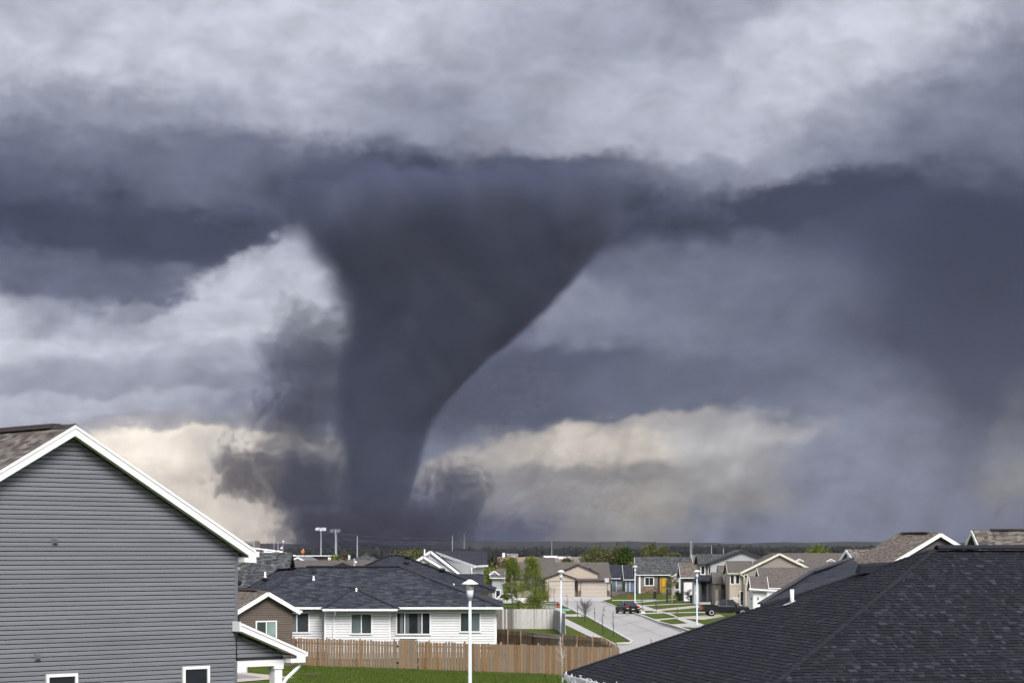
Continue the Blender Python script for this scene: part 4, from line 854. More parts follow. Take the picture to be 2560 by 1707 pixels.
def white_two_gable():
    g = ground_z(232); root = thing('house', 'two-storey white house with stacked steep gables and black roof', 'house', (X(1130, 236), 236, g))
    s = 23.0
    # lower front gables
    for apx, apy, half, ey, Y, dep in ((1076, 1376, 74, 1437.5, 229.0, 8.0), (1059, 1390, 42, 1421, 226.0, 3.0)):
        L = 2 * half * Y / FP * .94; za = Z(apy, Y) - .3; ze = Z(ey, Y); pit = (za - ze) / (L / 2); o = Vector((X(apx, Y) - L / 2, Y, g))
        block(root, o, 0, L, dep, ze + .2 - g, pit * .98, 'y', gable_w, sh_black, white_trim, oh=.15, goh=.3, fas=.26, gutter=False)
    # main body with the sloping rake and the black slope beside it
    V = P
    r0, r1, e1_, e0 = V(1079, 1376, 238), V(1218, 1377.5, 243), V(1219, 1411.5, 236), V(1187, 1413, 232)
    roof_mesh('roof', [[e0, e1_, r1, r0]], sh_black, root, .14)
    MB().bar(r0 + Vector((0, -.1, -.12)), e0 + Vector((0, -.1, -.12)), .08, .28).build('rake_board', white_trim, root)
    MB().bar(e0 + Vector((0, -.1, -.1)), e1_ + Vector((0, -.1, -.1)), .14, .2).build('gutter', white_trim, root)
    c = V(1179, 1413, 232.2); a = V(1081, 1384, 238); d = V(1209, 1413, 236.4)
    lo = lambda p: Vector((p.x, p.y, g)); a1 = Vector((a.x, a.y, a.z)); a_l = P(1040, 1400, 239.5)
    mk('wall', [lo(a_l), lo(c), lo(d), a_l, a1, c + Vector((0, 0, -.15)), d], [(0, 1, 5, 4, 3), (1, 2, 6, 5)], gable_w, root)
    MB().bar(lo(c) + Vector((0, -.04, 0)), c + Vector((0, -.04, -.2)), .12).build('corner_post', white_trim, root)
    MB().tube([e0 + Vector((.1, -.1, -.2)), P(1184, 1418.5, 232), P(1179, 1422, 232), P(1179, 1440, 232)], [.06] * 4, 6).build('downspout', white_trim, root)
    q = [P(1140, 1434, 228), P(1209, 1433.5, 231), P(1209, 1459, 226.5), P(1140, 1459, 224.5)]
    roof_mesh('porch_roof', [q], sh_black, root, .12)
    mk('porch_wall', [lo(P(1142, 1459, 225)), lo(P(1208, 1459, 227)), P(1208, 1459, 227) + Vector((0, 0, -.05)), P(1142, 1459, 225) + Vector((0, 0, -.05))], [(0, 1, 2, 3)], gable_w, root)
    pipe(root, P(1061.5, 1384, 231), .5, .07); MB().tube([P(1075, 1386, 225.8), P(1073, 1388, 225.5), P(1073, 1390, 225.5)], [.03] * 3, 6).build('flood_lamp', white_trim, root)
white_two_gable()
def simple_house(label, px0, px1, Y, ridge_py, eave_py, W, th=0, ridge='x', wm=None, rm=None, tm=None, name='house', pitch=None, zb=None, oh=.4, goh=.35, fas=.22, gutter=True):
    g = ground_z(Y) if zb is None else zb; x0, x1 = X(px0, Y), X(px1, Y); L = (x1 - x0); ze = Z(eave_py, Y)
    root = thing(name, label, 'house', (x0 + L / 2, Y, g))
    if ridge == 'x':
        zr = Z(ridge_py, Y + W / 2); pit = pitch or max(.15, (zr - ze) / (W / 2 + oh))
        w, fr = block(root, (x0 + goh, Y + oh, g), th, L - 2 * goh, W, ze + oh * pit - g, pit, 'x', wm, rm, tm, oh, goh, fas=fas, gutter=gutter)
    else:
        zr = Z(ridge_py, Y); pit = (zr - ze) / (L / 2)
        w, fr = block(root, (x0 + oh, Y + goh, g), th, L - 2 * oh, W, ze + oh * pit - g, pit, 'y', wm, rm, tm, oh, goh, fas=fas, gutter=gutter)
    return root, w, fr
tan_l = lapped('tan_lap', (.25, .215, .195, 1), .2); grey_l = lapped('pale_grey_lap', (.36, .37, .40, 1), .2); beige = paint('beige_stucco', (.43, .37, .31, 1), .8, .05); char_l = lapped('charcoal_lap', (.055, .052, .056, 1), .2)
taupe_l = lapped('taupe_lap', (.17, .15, .135, 1), .2); blue_l = lapped('slate_blue_lap', (.10, .14, .20, 1), .2); brown_l = lapped('dark_brown_lap', (.105, .085, .08, 1), .16)
door_tan = paint('garage_tan', (.44, .39, .34, 1), .5, .03)
def garage_door(root, fr, u0, u1, z0, z1, mat, rows=4):
    mb = MB(); fr.box(mb, u0 - .1, u1 + .1, z0, z1 + .1, 0, .02); mb.build('door_frame', dark_trim, root)
    for k in range(rows):
        a = z0 + (z1 - z0) * k / rows; b = z0 + (z1 - z0) * (k + 1) / rows; mb = MB(); fr.box(mb, u0, u1, a + .012, b - .012, 0, .04); mb.build('door_panel', mat, root)
def garage_house():
    Y = 401; root, w, fr = simple_house('beige ranch house with two tan garage doors and stone bases', 1288, 1526, Y + 2, 1407, 1447, 13, wm=beige, rm=sh_taupe, tm=dark_trim)
    g = ground_z(Y); z0 = g
    for px0, px1, apy, Yf, zb, wm in ((1360, 1441, 1431, 400.2, g, beige), (1392, 1498, 1409.5, 402, 1.0, beige)):
        L = X(px1, Yf) - X(px0, Yf); ze = Z(1447 if zb == g else 1434, Yf); za = Z(apy, Yf) - .15; block(root, (X(px0, Yf) + .3, Yf, zb), 0, L - .6, 5, ze - zb + .15, (za - ze) / (L / 2), 'y', wm, sh_taupe, dark_trim, .3, .3, gutter=False)
    f2 = Fr((X(1445, 401.6), 401.6, g), 0); mb = MB(); f2.box(mb, 0, X(1526, 401.6) - f2.o.x, g, 1.15, -2, 0); mb.build('garage_wall', beige, root)
    roof_mesh('garage_roof', [[P(1438, 1449, 400.9), P(1528, 1449, 400.9), P(1528, 1436, 404.6), P(1438, 1436, 404.6)]], sh_taupe, root, .14)
    f1 = Fr((X(1362, 400.2), 400.2, g), 0); u1 = lambda px: X(px, 400.2) - f1.o.x; u2 = lambda px: X(px, 401.6) - f2.o.x
    garage_door(root, f1, u1(1371.6), u1(1436.5), g + .05, Z(1453.5, 400), door_tan); garage_door(root, f2, u2(1452.6), u2(1517.5), g + .05, Z(1453.5, 401), door_tan)
    for f, u, a, b in ((f1, u1, 1363, 1371), (f1, u1, 1437, 1440.5), (f2, u2, 1446, 1452), (f2, u2, 1518, 1525)): stones(root, f, u(a), u(b), g, g + 1.2, int(a))
    for f, u, px in ((f1, u1, 1366.5), (f1, u1, 1439), (f2, u2, 1521)):
        mb = MB(); f.box(mb, u(px) - .09, u(px) + .09, Z(1457.5, 401), Z(1453.5, 401), .02, .16); mb.build('wall_lamp', black_plastic, root)
    fe = Fr((X(1337, 402.2), 402.2, g), 0); mb = MB(); fe.box(mb, 0, 1.75, g, Z(1449, 402), -.5, .02); mb.build('entry_shade', dark_trim, root); mb = MB(); fe.box(mb, .5, 1.45, g + .1, g + 2.3, .02, .06); mb.build('entry_door', paint('teal_door', (.012, .022, .03, 1), .4), root)  # solid block; the shade of the recessed entry is put into its dark colour
    roofvent(root, P(1475, 1421, 404.5), .2)
    # lower wing to the left
    block(root, (X(1246, 405), 405, g), 0, X(1290, 405) - X(1246, 405), 10, Z(1447, 405) - g, .36, 'x', taupe_l, sh_taupe, dark_trim)
garage_house()
simple_house('taupe roofed house whose ridge shows just above the beige ranch house', 1330, 1388, 450, 1395, 1412, 12, wm=beige, rm=sh_taupe, tm=dark_trim)
def blue_houses():
    for lab, a, b, Y, rp, ep, d in (('slate blue cottage with black roof beside the basketball hoop', 1523, 1560, 415, 1414, 1447, 8), ('slate blue house with white corner boards beside the yellow door house', 1559, 1592, 405, 1413, 1450, 8)):
        root, w, fr = simple_house(lab, a, b, Y, rp, ep, d, wm=blue_l, rm=sh_black, tm=white_trim)
        Lw = X(b, Y) - X(a, Y) - .7
        for u in (.05, Lw * .45): mb = MB(); fr.box(mb, u, u + .12, fr.o.z, fr.o.z + 2.9, 0, .03); mb.build('corner_board', white_trim, root)
        mb = MB(); fr.box(mb, Lw * .5 + .1, Lw * .5 + 1.1, fr.o.z + .1, fr.o.z + 2.2, 0, .035); mb.build('door', grey_l if a < 1540 else blue_l, root)
        if a > 1540: pipe(root, P(1574.5, 1428, 410.5), .45, .07)
blue_houses()
def yellow_house():
    Y = 388; zb = -1.25
    root, w, fr = simple_house('grey shingled house with a bright yellow front door', 1590, 1736, Y, 1393.5, 1438, 10, wm=taupe_l, rm=sh_charcoal, tm=white_trim, zb=zb)
    u = lambda px: X(px, Y + .4) - fr.o.x
    window(root, fr, u(1613), u(1633), Z(1462, Y), Z(1444, Y), 2, .16)
    yel = paint('yellow_paint', (.60, .36, .01, 1), .4, .04)
    mb = MB(); fr.box(mb, u(1655.5), u(1664.5), zb + .1, Z(1444.5, Y), 0, .06); d = mb.build('door', yel, root); mb = MB(); fr.box(mb, u(1656.5), u(1657.2), zb + 1, zb + 1.1, .06, .12); mb.build('handle', black_plastic, d)
    mb = MB(); fr.box(mb, u(1649.5), u(1653), zb + .1, Z(1444.5, Y), 0, .04); mb.build('sidelight', paint('amber_paint', (.62, .28, .01, 1), .4, .04), root)
    stones(root, fr, u(1600), u(1646), zb, zb + 1.15, 9)
    for px in (1599, 1647.5): mb = MB(); fr.box(mb, u(px) - .15, u(px) + .15, zb, Z(1438, Y), .02, .22); mb.build('porch_post', dark_trim if px > 1600 else white_trim, root)
    # porch rail, steps and the white gabled wing
    rail = MB()
    for k in range(9): fr.box(rail, u(1663) + k * .22, u(1663) + k * .22 + .06, zb, zb + .95, 1.2, 1.26)
    fr.box(rail, u(1663), u(1663) + 1.9, zb + .95, zb + 1.03, 1.18, 1.28); rail.build('porch_rail', white_trim, root)
    for k in range(3): mb = MB(); fr.box(mb, u(1655), u(1668), zb - .2 * k - .35, zb - .2 * k - .02, .5 + .35 * k, .95 + .35 * k); mb.build('step', concrete, root)
    Yw = 384; block(root, (X(1683, Yw), Yw, zb - .4), 0, X(1712, Yw) - X(1683, Yw), 6, Z(1439, Yw) - zb + .4, .45, 'y', grey_l, sh_charcoal, white_trim, .35, .3)
    f2 = Fr((X(1683, Yw), Yw, zb), 0); window(root, f2, .35, 1.0, zb + .9, zb + 2.2, 1, .1); mb = MB(); f2.box(mb, 1.1, 1.25, zb, Z(1440, Yw), .02, .3); mb.build('porch_post', white_trim, root)
    # raised lawn in front of it
    v = [P(1500, 1488, 392), P(1700, 1480, 392), G(1720, 1497.5, .01), G(1690, 1496.5, .01), G(1560, 1498.6, .01), G(1500, 1498.8, .01), P(1596, 1480, 390), P(1680, 1479, 390)]
    v = [Vector((X(1530, 398), 398, -1.9)), Vector((X(1590, 391), 391, zb + .02)), Vector((X(1700, 391), 391, zb + .02)), Vector((X(1730, 391), 391, -2.0)), G(1705, 1496.5, .012), G(1650, 1497.5, .012), G(1590, 1498, .012), G(1527, 1498.5, .012)]
    o = mk('lawn', v, [(0, 1, 6, 7), (1, 2, 5, 6), (2, 3, 4, 5)], lawn_m, smooth=True); o['kind'] = 'structure'
yellow_house()
def row_houses():
    # small house with white trimmed gable
    g = ground_z(352); root, w, fr = simple_house('grey brown gabled house with charcoal garage beside the green bin', 1701, 1765, 352, 1408.5, 1445.5, 7, wm=char_l, rm=sh_brown, tm=white_trim, goh=.6)
    mb = MB(); fr.box(mb, 0, 1.6, g, g + 3.1, 0, .04); mb.build('garage_door', gable_w, root)
    simple_house('taupe gable with white trim peeking out behind the charcoal garage', 1734, 1790, 362, 1388, 1432, 7, wm=taupe_l, rm=sh_brown, tm=white_trim, goh=.5)
    # dark grey two-storey with a broad side gable
    Y = 326; g = ground_z(Y); root, w, fr = simple_house('two-storey house with pale grey side gable and dark fascia', 1770, 1942, Y, 1377.5, 1410, 9, ridge='y', wm=grey_l, rm=sh_charcoal, tm=dark_trim, fas=.34)
    block(root, (X(1751, 327), 327, g), 0, 4.2, 6.5, Z(1409, 327) - g, .42, 'x', taupe_l, sh_charcoal, dark_trim)
    f2 = Fr((X(1751, 327), 327, g), 0); window(root, f2, .12, .62, Z(1434, 327), Z(1415, 327), 1, .13); window(root, f2, 1.3, 1.72, Z(1434, 327), Z(1415, 327), 1, .13)
    roof_mesh('porch_roof', [[P(1732, 1451, 323), P(1783, 1448, 323), P(1783, 1437, 326.8), P(1740, 1437, 326.8)]], sh_black, root, .2)
    f3 = Fr((X(1734, 323.6), 323.6, g), 0)
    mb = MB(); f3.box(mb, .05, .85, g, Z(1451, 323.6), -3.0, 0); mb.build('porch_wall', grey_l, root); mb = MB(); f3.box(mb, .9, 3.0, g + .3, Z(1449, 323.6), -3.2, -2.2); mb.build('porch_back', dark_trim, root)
    for u in (1.0, 2.0, 2.75): mb = MB(); f3.box(mb, u, u + .22, g + .2, Z(1449, 323.6), -.25, -.03); mb.build('porch_post', char_l, root)
    mb = MB(); f3.box(mb, .9, 3.0, g, g + .3, -2.2, -.02); mb.build('porch_step', concrete, root)
    lm = MB().ell(f3.p(.45, g + 1.7, .1), .12, .1, .14).build('wall_lamp', None or paint('lamp_amber', (.8, .4, .1, 1), .4), root)
    nt = lm.data.materials[0].node_tree.nodes['Principled BSDF']; nt.inputs['Emission Color'].default_value = (1, .55, .15, 1); nt.inputs['Emission Strength'].default_value = 1.2
    # tan split-level
    Y = 300; g = ground_z(Y); root, w, fr = simple_house('tan split-level house with cream rake boards and side gable', 1852, 2046, Y, 1385.5, 1433, 9, ridge='y', wm=tan_l, rm=sh_taupe, tm=cream_trim, fas=.3)
    block(root, (X(1824, 301), 301, g), 0, 3.2, 6, Z(1431, 301) - g, .5, 'x', beige, sh_taupe, cream_trim, goh=.3)
    f2 = Fr((X(1824, 301), 301, g), 0)
    for a, b in ((.15, .6), (.9, 1.35)): window(root, f2, a, b, Z(1458, 301), Z(1437, 301), 1, .1)
    window(root, fr, .15, .5, Z(1458, Y), Z(1437, Y), 1, .1, cream_trim); window(root, f2, 1.5, 2.0, g + .3, g + 2.2, 1, .1)
    stones(root, f2, 1.2, 2.2, g, g + 1.9, 21)
    MB().tube([P(1850, 1434, 299.4), P(1862, 1443, 299.6), P(1865, 1447, 299.7), P(1865, 1512, 299.7)], [.07] * 4, 6).build('downspout', cream_trim, root)
    rl = MB(); rl.bar(P(1812, 1505, 298), P(1832, 1492, 298), .06); [rl.bar(P(1834 + 3 * k, 1505, 298), P(1834 + 3 * k, 1494, 298), .05) for k in range(5)]; rl.bar(P(1832, 1493.5, 298), P(1848, 1493.5, 298), .07); rl.build('stair_rail', white_trim, root)
    # twin garage gables in front of it
    Y = 309; g = ground_z(Y); root = thing('garage', 'taupe double garage with two small dark trimmed gables', 'garage', (X(1802, Y), Y, g))
    for a, b, Yf, rp, ep in ((1782, 1806, 306.5, 1434, 1459), (1797, 1824, 309, 1417, 1460)):
        L = X(b, Yf) - X(a, Yf); Wd = 4.4; zr = Z(rp, Yf + Wd / 2); ze = Z(ep, Yf); wv, f = block(root, (X(a, Yf) + .25, Yf, g), 0, L - .4, Wd, ze - g + .1, (zr - ze) / (Wd / 2), 'x', taupe_l, sh_taupe, dark_trim, .3, .25, gutter=False)
        mb = MB(); f.box(mb, .12, .55, g, g + 2.4, 0, .05); mb.build('garage_door', beige, root); mb = MB(); f.box(mb, .6, .7, g + 2.0, g + 2.2, .0, .12); mb.build('wall_lamp', black_plastic, root)
    # pale house in front with steep white gables
    Y = 262; g = ground_z(Y); root, w, fr = simple_house('pale house with steep white trimmed gables just beyond the black roof', 1903, 2080, Y, 1421.5, 1473, 8.5, wm=gable_w, rm=sh_taupe, tm=white_trim, goh=.5, fas=.26)
    Yf = 260; block(root, (X(1882, Yf), Yf, g), 0, 1.7, 4, Z(1474, Yf) - g, .75, 'x', gable_w, sh_taupe, white_trim, .3, .25)
    f2 = Fr((X(1882, Yf), Yf, g), 0); mb = MB(); f2.box(mb, .1, .9, g, g + 2.5, 0, .05); mb.build('garage_door', white_trim, root)
    for u in (-.2, .55): mb = MB(); f2.box(mb, u, u + .14, g + 1.75, g + 2.0, .05, .2); mb.build('wall_lamp', black_plastic, root)
    MB().bar(P(1872, 1471.5, 259.4), P(1946, 1476.5, 259.4), .18, .2).build('gutter', white_trim, root); MB().bar(P(1932, 1478, 259.6), P(1932, 1500, 259.6), .2).build('porch_post', white_trim, root)
    # roofs farther along the row
    r_, w, f = simple_house('long taupe roof with two small white dormers behind the tan house', 1960, 2118, 345, 1384.5, 1420, 10, wm=taupe_l, rm=sh_taupe, tm=white_trim)
    for px in (1998, 2077): block(r_, (X(px - 9, 347.2), 347.2, Z(1406, 347)), 0, 1.15, 2.5, .25, .6, 'y', gable_w, sh_taupe, white_trim, .15, .15, fas=.14, gutter=False)
row_houses()
def right_houses():
    # dark roof right behind the near one
    root = thing('house', 'black roof with dark flashing edge just behind the near black roof', 'house', (X(2100, 84), 86, 0))
    a, b, c, d = P(1900, 1508, 78), P(2030, 1428, 86), P(2128, 1395, 92), P(2190, 1440, 80)
    roof_mesh('roof', [[a, d, c, b]], sh_black, root, .12); MB().bar(b + Vector((0, 0, .0)), c + Vector((0, 0, .0)), .3, .06).build('ridge_cap', dark_trim, root); MB().bar(a, b, .2, .05).build('ridge_cap', dark_trim, root)
    mk('wall', [Vector((a.x + .4, a.y + .6, 0)), Vector((d.x, d.y + 1, 0)), Vector((d.x, d.y + 1, d.z - .3)), Vector((a.x + .4, a.y + .6, a.z - .3)), Vector((c.x, c.y, 0)), Vector((c.x, c.y, c.z - .2))], [(0, 1, 2, 3), (1, 4, 5, 2)], char_l, root)
    # brown gable with bold white rake
    Y = 152; th = math.radians(20); apx = Vector((X(2345, Y), Y, 0)); za = Z(1328, Y); pit = .53; L = 8.8; ho = L / 2
    o = apx + Vector((-math.cos(th) * ho, -math.sin(th) * ho, 0)); o.z = 0; h = za - .28 - ho * pit
    root = thing('house', 'dark brown two-storey gable with bold white rake boards', 'house', o + Vector((2, 3, 0))); block(root, o, th, L, 5.6, h, pit, 'y', brown_l, sh_brown, white_trim, .4, .35, fas=.26)
    MB().bar(apx + Vector((-.5, .9, za - .06)), apx + Vector((-1.75, 4.6, za - .06)), .3, .08).build('ridge_vent', sh_brown, root)
    block(root, (X(2141, 158), 158, 0), th, 1.8, 2.0, Z(1403, 158), .75, 'x', gable_w, sh_redbrown, white_trim, .3, .3)
    # far right roof
    Y = 128; r0 = P(2428, 1323.5, 133); s = (1 / 5333 * Y)
    root = thing('house', 'redbrown shingled roof with a white trimmed gable end at the right edge', 'house', (r0.x + 4, 132, 0))
    w, f = block(root, (X(2428, 133) + .75, 128.6, 0), math.radians(3), 16, 8.8, Z(1323.5, 133) - .2 - 4.4 * .62, .62, 'x', beige, sh_redbrown, white_trim, .4, .5, fas=.24)
    MB().bar(r0 + Vector((1.2, -.05, .0)), r0 + Vector((14, .7, .0)), .3, .1).build('ridge_vent', MATS['cap_redbrown'], root)
right_houses()
def left_roofs():
    simple_house('charcoal speckled roof left of the long black roof', 560, 712, 150, 1418, 1474, 9, wm=char_l, rm=sh_charcoal, tm=dark_trim, pitch=.5)
    root = thing('house', 'black pyramid roof rising just beside the grey house downspout', 'house', (X(612, 205), 208, 0)); V = lambda px, Y, z: Vector((X(px, Y), Y, z)); g = ground_z(205)
    ap = P(612, 1391.5, 209); ze = 3.4; e = [V(525, 203, ze), V(690, 203, ze), V(690, 216, ze), V(525, 216, ze)]; roof_mesh('roof', [[e[0], e[1], ap], [e[1], e[2], ap], [e[2], e[3], ap], [e[3], e[0], ap]], sh_black, root, .12)
    mk('wall', [V(530, 203.5, g), V(685, 203.5, g), V(685, 215, g), V(685, 203.5, ze), V(530, 203.5, ze), V(685, 215, ze)], [(0, 1, 3, 4), (1, 2, 5, 3)], char_l, root)
    simple_house('long low taupe roof behind the black ranch roof, left half', 610, 726, 235, 1403.5, 1432, 9, wm=taupe_l, rm=sh_taupe, tm=dark_trim, goh=.1)
    r, w, f = simple_house('long low taupe roof with grey plumbing stack behind the black ranch roof', 727, 930, 228, 1403.8, 1432, 9, wm=taupe_l, rm=sh_taupe, tm=dark_trim, goh=.1)
    pipe(r, P(886, 1413, 228.5), .75, .09, MATS['zinc']); MB().ell(P(889.5, 1405, 228.3), .12, .1, .16).build('vent_cap', white_trim, r); block(r, (X(838, 230.5), 230.5, Z(1417, 230)), 0, 1.6, 2, .12, .4, 'y', taupe_l, sh_taupe, dark_trim, .2, .2, fas=.14, gutter=False)
    Y = 265; L = X(768, Y) - X(722, Y); root = thing('house', 'little white gable with grey roof beyond the long taupe roofs', 'house', (X(745, Y), Y, ground_z(Y))); zb = Z(1412, Y); block(root, (X(725, Y), Y, zb - 3), math.radians(-8), L * .9, 7, Z(1404, Y) - zb + 3, .5, 'y', gable_w, shingled('shingle_grey', [(.10, .10, .11, 1), (.16, .16, .17, 1), (.2, .2, .21, 1)]), white_trim, .3, .3)
    hip(thing('house', 'dark hip roof beyond the taupe roofs under the tornado', 'house', (X(905, 330), 330, -1.6)), (X(868, 330), 330, -1.6), 0, X(945, 330) - X(868, 330), 9, Z(1402, 330) + 1.6, .33, char_l, sh_charcoal, dark_trim)
    # white trimmed houses glimpsed left of the beige ranch
    r, w, f = simple_house('white trimmed house glimpsed between the white gables and the young trees', 1225, 1262, 330, 1429, 1446, 6, wm=grey_l, rm=sh_taupe, tm=white_trim)
    block(r, (X(1228, 331.5), 331.5, ground_z(331)), 0, 1.0, 3, Z(1434, 331) - ground_z(331), .8, 'y', grey_l, sh_taupe, white_trim, .25, .2); window(r, f, .6, 1.2, f.o.z + .8, f.o.z + 2.0, 1, .12)
    r, w, f = simple_house('peach sided house beside the white pickup', 1236, 1262, 345, 1440, 1458, 6, wm=paint('peach', (.52, .38, .28, 1), .7), rm=sh_taupe, tm=white_trim)
left_roofs()
# ------------------------------------------------------------------ fences
def wood_mat(name, cols, rough=.85):
    m, t, b = newmat(name); oi = t.n('ObjectInfo'); co = t.n('TexCoord').outputs['Object']; r = oi.outputs['Random']
    q = t.vm('ADD', t.vm('MULTIPLY', co, (22, 22, 1.3)), t.comb(t.m('MULTIPLY', r, 91.0), 0.0, t.m('MULTIPLY', r, 37.0)))
    g = t.noise(q, 1.0, 5, 0.65, 0, 1.2)
    rp = t.n('ValToRGB'); cr = rp.color_ramp
    while len(cr.elements) < len(cols): cr.elements.new(.5)
    for i in range(len(cols)): cr.elements[i].position = i / (len(cols) - 1)
    for i, c in enumerate(cols): cr.elements[i].color = c
    t.put(rp.inputs[0], t.m('ADD', t.m('MULTIPLY', r, .60), t.m('MULTIPLY', g, .46)))
    kn = t.n('TexVoronoi'); t.put(kn.inputs['Vector'], t.vm('ADD', t.vm('MULTIPLY', co, (1, 1, .55)), t.comb(t.m('MULTIPLY', r, 50.0), 0.0, 0.0))); kn.inputs['Scale'].default_value = 4.5
    knot = t.smooth(kn.outputs['Distance'], .05, .17)
    t.put(b.inputs['Base Color'], t.mix(t.smooth(knot, 0, 1, .75, 0, 'LINEAR'), rp.outputs[0], (.045, .028, .018, 1))); b.inputs['Roughness'].default_value = rough; b.inputs['Specular IOR Level'].default_value = .15
    return m
cedar = wood_mat('cedar', [(.09, .048, .026, 1), (.23, .14, .08, 1), (.32, .22, .14, 1), (.23, .19, .155, 1), (.48, .37, .255, 1)])
bleached = wood_mat('bleached_wood', [(.26, .23, .23, 1), (.42, .40, .40, 1), (.52, .50, .49, 1), (.56, .53, .52, 1)])
greyed = wood_mat('greyed_wood', [(.10, .092, .095, 1), (.17, .155, .155, 1), (.24, .22, .22, 1)])
PICK = {}
def picket_mesh(w, h, mat, dog=True):
    key = (round(w, 3), round(h, 2), mat.name)
    if key not in PICK:
        t = .018; c = w * .24 if dog else .001
        f = [(-w / 2, 0, 0), (w / 2, 0, 0), (w / 2, 0, h - c), (w / 2 - c, 0, h), (-w / 2 + c, 0, h), (-w / 2, 0, h - c)]
        me = bpy.data.meshes.new('picket'); me.from_pydata([(x, -t / 2, z) for x, y, z in f] + [(x, t / 2, z) for x, y, z in f], [], [(0, 1, 2, 3, 4, 5), (11, 10, 9, 8, 7, 6)] + [(i + 6, (i + 1) % 6 + 6, (i + 1) % 6, i) for i in range(6)]); me.materials.append(mat); PICK[key] = me
    return PICK[key]
def fence(label, p0, p1, h, pitch, gap, mat, post_mat, rails_front=False, skip=(), group=None, jig=.02, matf=None, gapf=None):
    p0, p1 = Vector(p0), Vector(p1); d = p1 - p0; L = d.length; d.normalize(); th = math.atan2(d.y, d.x); n = Vector((d.y, -d.x, 0))
    root = thing('fence', label, 'fence', p0, group); rn = random.Random(int(L * 100))
    k = 0; u = 0
    while u < L:
        if not any(a <= u <= b for a, b in skip):
            g = gapf(u / L) if gapf else gap; mt = matf(u / L, rn) if matf else mat
            me = picket_mesh(round((pitch - g) / .005) * .005, round((h + rn.choice([-1, 0, 0, 1]) * jig) / .02) * .02, mt); o = bpy.data.objects.new('picket', me); sc.collection.objects.link(o); o.parent = root
            q = p0 + d * u; q = q + n * rn.uniform(-.012, .012); o.location = (q.x - p0.x, q.y - p0.y, q.z - p0.z + rn.uniform(-.01, .015)); o.rotation_euler = (0, rn.gauss(0, .006), th)
        u += pitch
    s = 1 if rails_front else -1
    for z in (.3, h * .55, h - .22) if h > 1.7 else (.28, h - .25):
        segs = [(0, L)]
        for a, b in skip: segs = [(x, y) for c, e in segs for x, y in ((c, min(a, e)), (max(b, c), e)) if y - x > .1]
        for a, b in segs: MB().bar(p0 + d * a + n * .04 * s + Vector((0, 0, z)), p0 + d * b + n * .04 * s + Vector((0, 0, z)), .045, .09).build('rail', post_mat, root)
    k = 0
    while k * 2.4 < L + .1:
        q = p0 + d * min(k * 2.4, L) + n * .08 * s
        if not any(a < k * 2.4 < b for a, b in skip): MB().obox(q - Vector((.045, .045, 0)), (.09, 0, 0), (0, .09, 0), (0, 0, h + (.1 if not rails_front else .02))).build('post', post_mat, root)
        k += 1
    return root, p0, d, n, th
FH = 1.57
a_, b_ = near(733, 1661.5, 0), near(1547, 1691, 0)
Lf = (b_ - a_).length; gu0, gu1 = [Lf * (px - 733) / (1547 - 733) for px in (1013, 1062)]
fence('cedar picket fence running in front of the long white house', a_, b_, FH, .2, .02, cedar, cedar, False, skip=[(gu0, gu1)], gapf=lambda t: .045 if t < .33 else (.035 if t < .55 else .022))
def gate(label, p0, d, th, u0, u1, h, front=True):
    root = thing('gate', label, 'gate', p0 + d * u0); n = int((u1 - u0) / .13); rn = random.Random(5)
    for k in range(n):
        t = (k + .5) / n; hh = h + .03 + (.04 if .1 < t < .9 else 0); me = picket_mesh(.12, hh, cedar, False); o = bpy.data.objects.new('picket', me); sc.collection.objects.link(o); o.parent = root; q = d * ((u1 - u0) * t); o.location = (q.x, q.y, .02); o.rotation_euler = (0, 0, th)
    nn = Vector((d.y, -d.x, 0)) * (-.05)
    fm = MB(); A, B = p0 + d * (u0 + .02) + nn, p0 + d * (u1 - .02) + nn; up = Vector((0, 0, 1))
    fm.tube([A + up * .1, A + up * (h + .02), A + d * .06 + up * (h + .12), B - d * .06 + up * (h + .12), B + up * (h + .02), B + up * .1], [.028] * 6, 6); fm.build('gate_frame', black_plastic, root)
    for z in (.3, h - .35): MB().obox(p0 + d * (u0 - .1) - nn * .6 + up * z, d * .14, nn * .5, up * .09).build('hinge', black_plastic, root)
    return root
df = (b_ - a_).normalized(); gate('rounded cedar gate with black hinges in the picket fence', a_, df, math.atan2(df.y, df.x), gu0, gu1, FH)
c_, d_ = Vector((X(1508, 127), 127, ground_z(127))), Vector((X(1241, 144), 144, ground_z(144)))
Lb = (c_ - d_).length; bu0, bu1 = Lb * .375, Lb * .655
db = (c_ - d_).normalized()
r_, p0_, dd_, nn_, th_ = fence('cedar fence with rails showing, running back from the white house corner', d_, c_, FH, .2, .012, cedar, cedar, True, skip=[(bu0, bu1)])
gr = thing('gate', 'cedar yard gate with black steel posts and a pale top rail', 'gate', d_ + db * bu0)
for k in range(int((bu1 - bu0) / .19)):
    me = picket_mesh(.18, FH - .06, cedar); o = bpy.data.objects.new('picket', me); sc.collection.objects.link(o); o.parent = gr; q = db * (.1 + k * .19); o.location = (q.x, q.y, q.z); o.rotation_euler = (0, 0, th_)
for u in (bu0 + .03, bu1 - .03): MB().bar(d_ + db * u + nn_ * .07 + Vector((0, 0, .05)), d_ + db * u + nn_ * .07 + Vector((0, 0, FH - .05)), .08).build('gate_post', black_plastic, gr)
MB().bar(d_ + db * bu0 + nn_ * .07 + Vector((0, 0, FH - .25)), d_ + db * bu1 + nn_ * .07 + Vector((0, 0, FH - .25)), .05, .1).build('top_rail', MATS['zinc'], gr)
fence('short cedar fence side closing the yard corner by the street', c_, b_, FH, .17, .012, cedar, cedar, True)
ga, gb_, gc = Vector((X(1238, 197), 197, ground_z(197))), Vector((X(1386, 197), 197, ground_z(197))), Vector((X(1412, 179), 179, ground_z(179)))
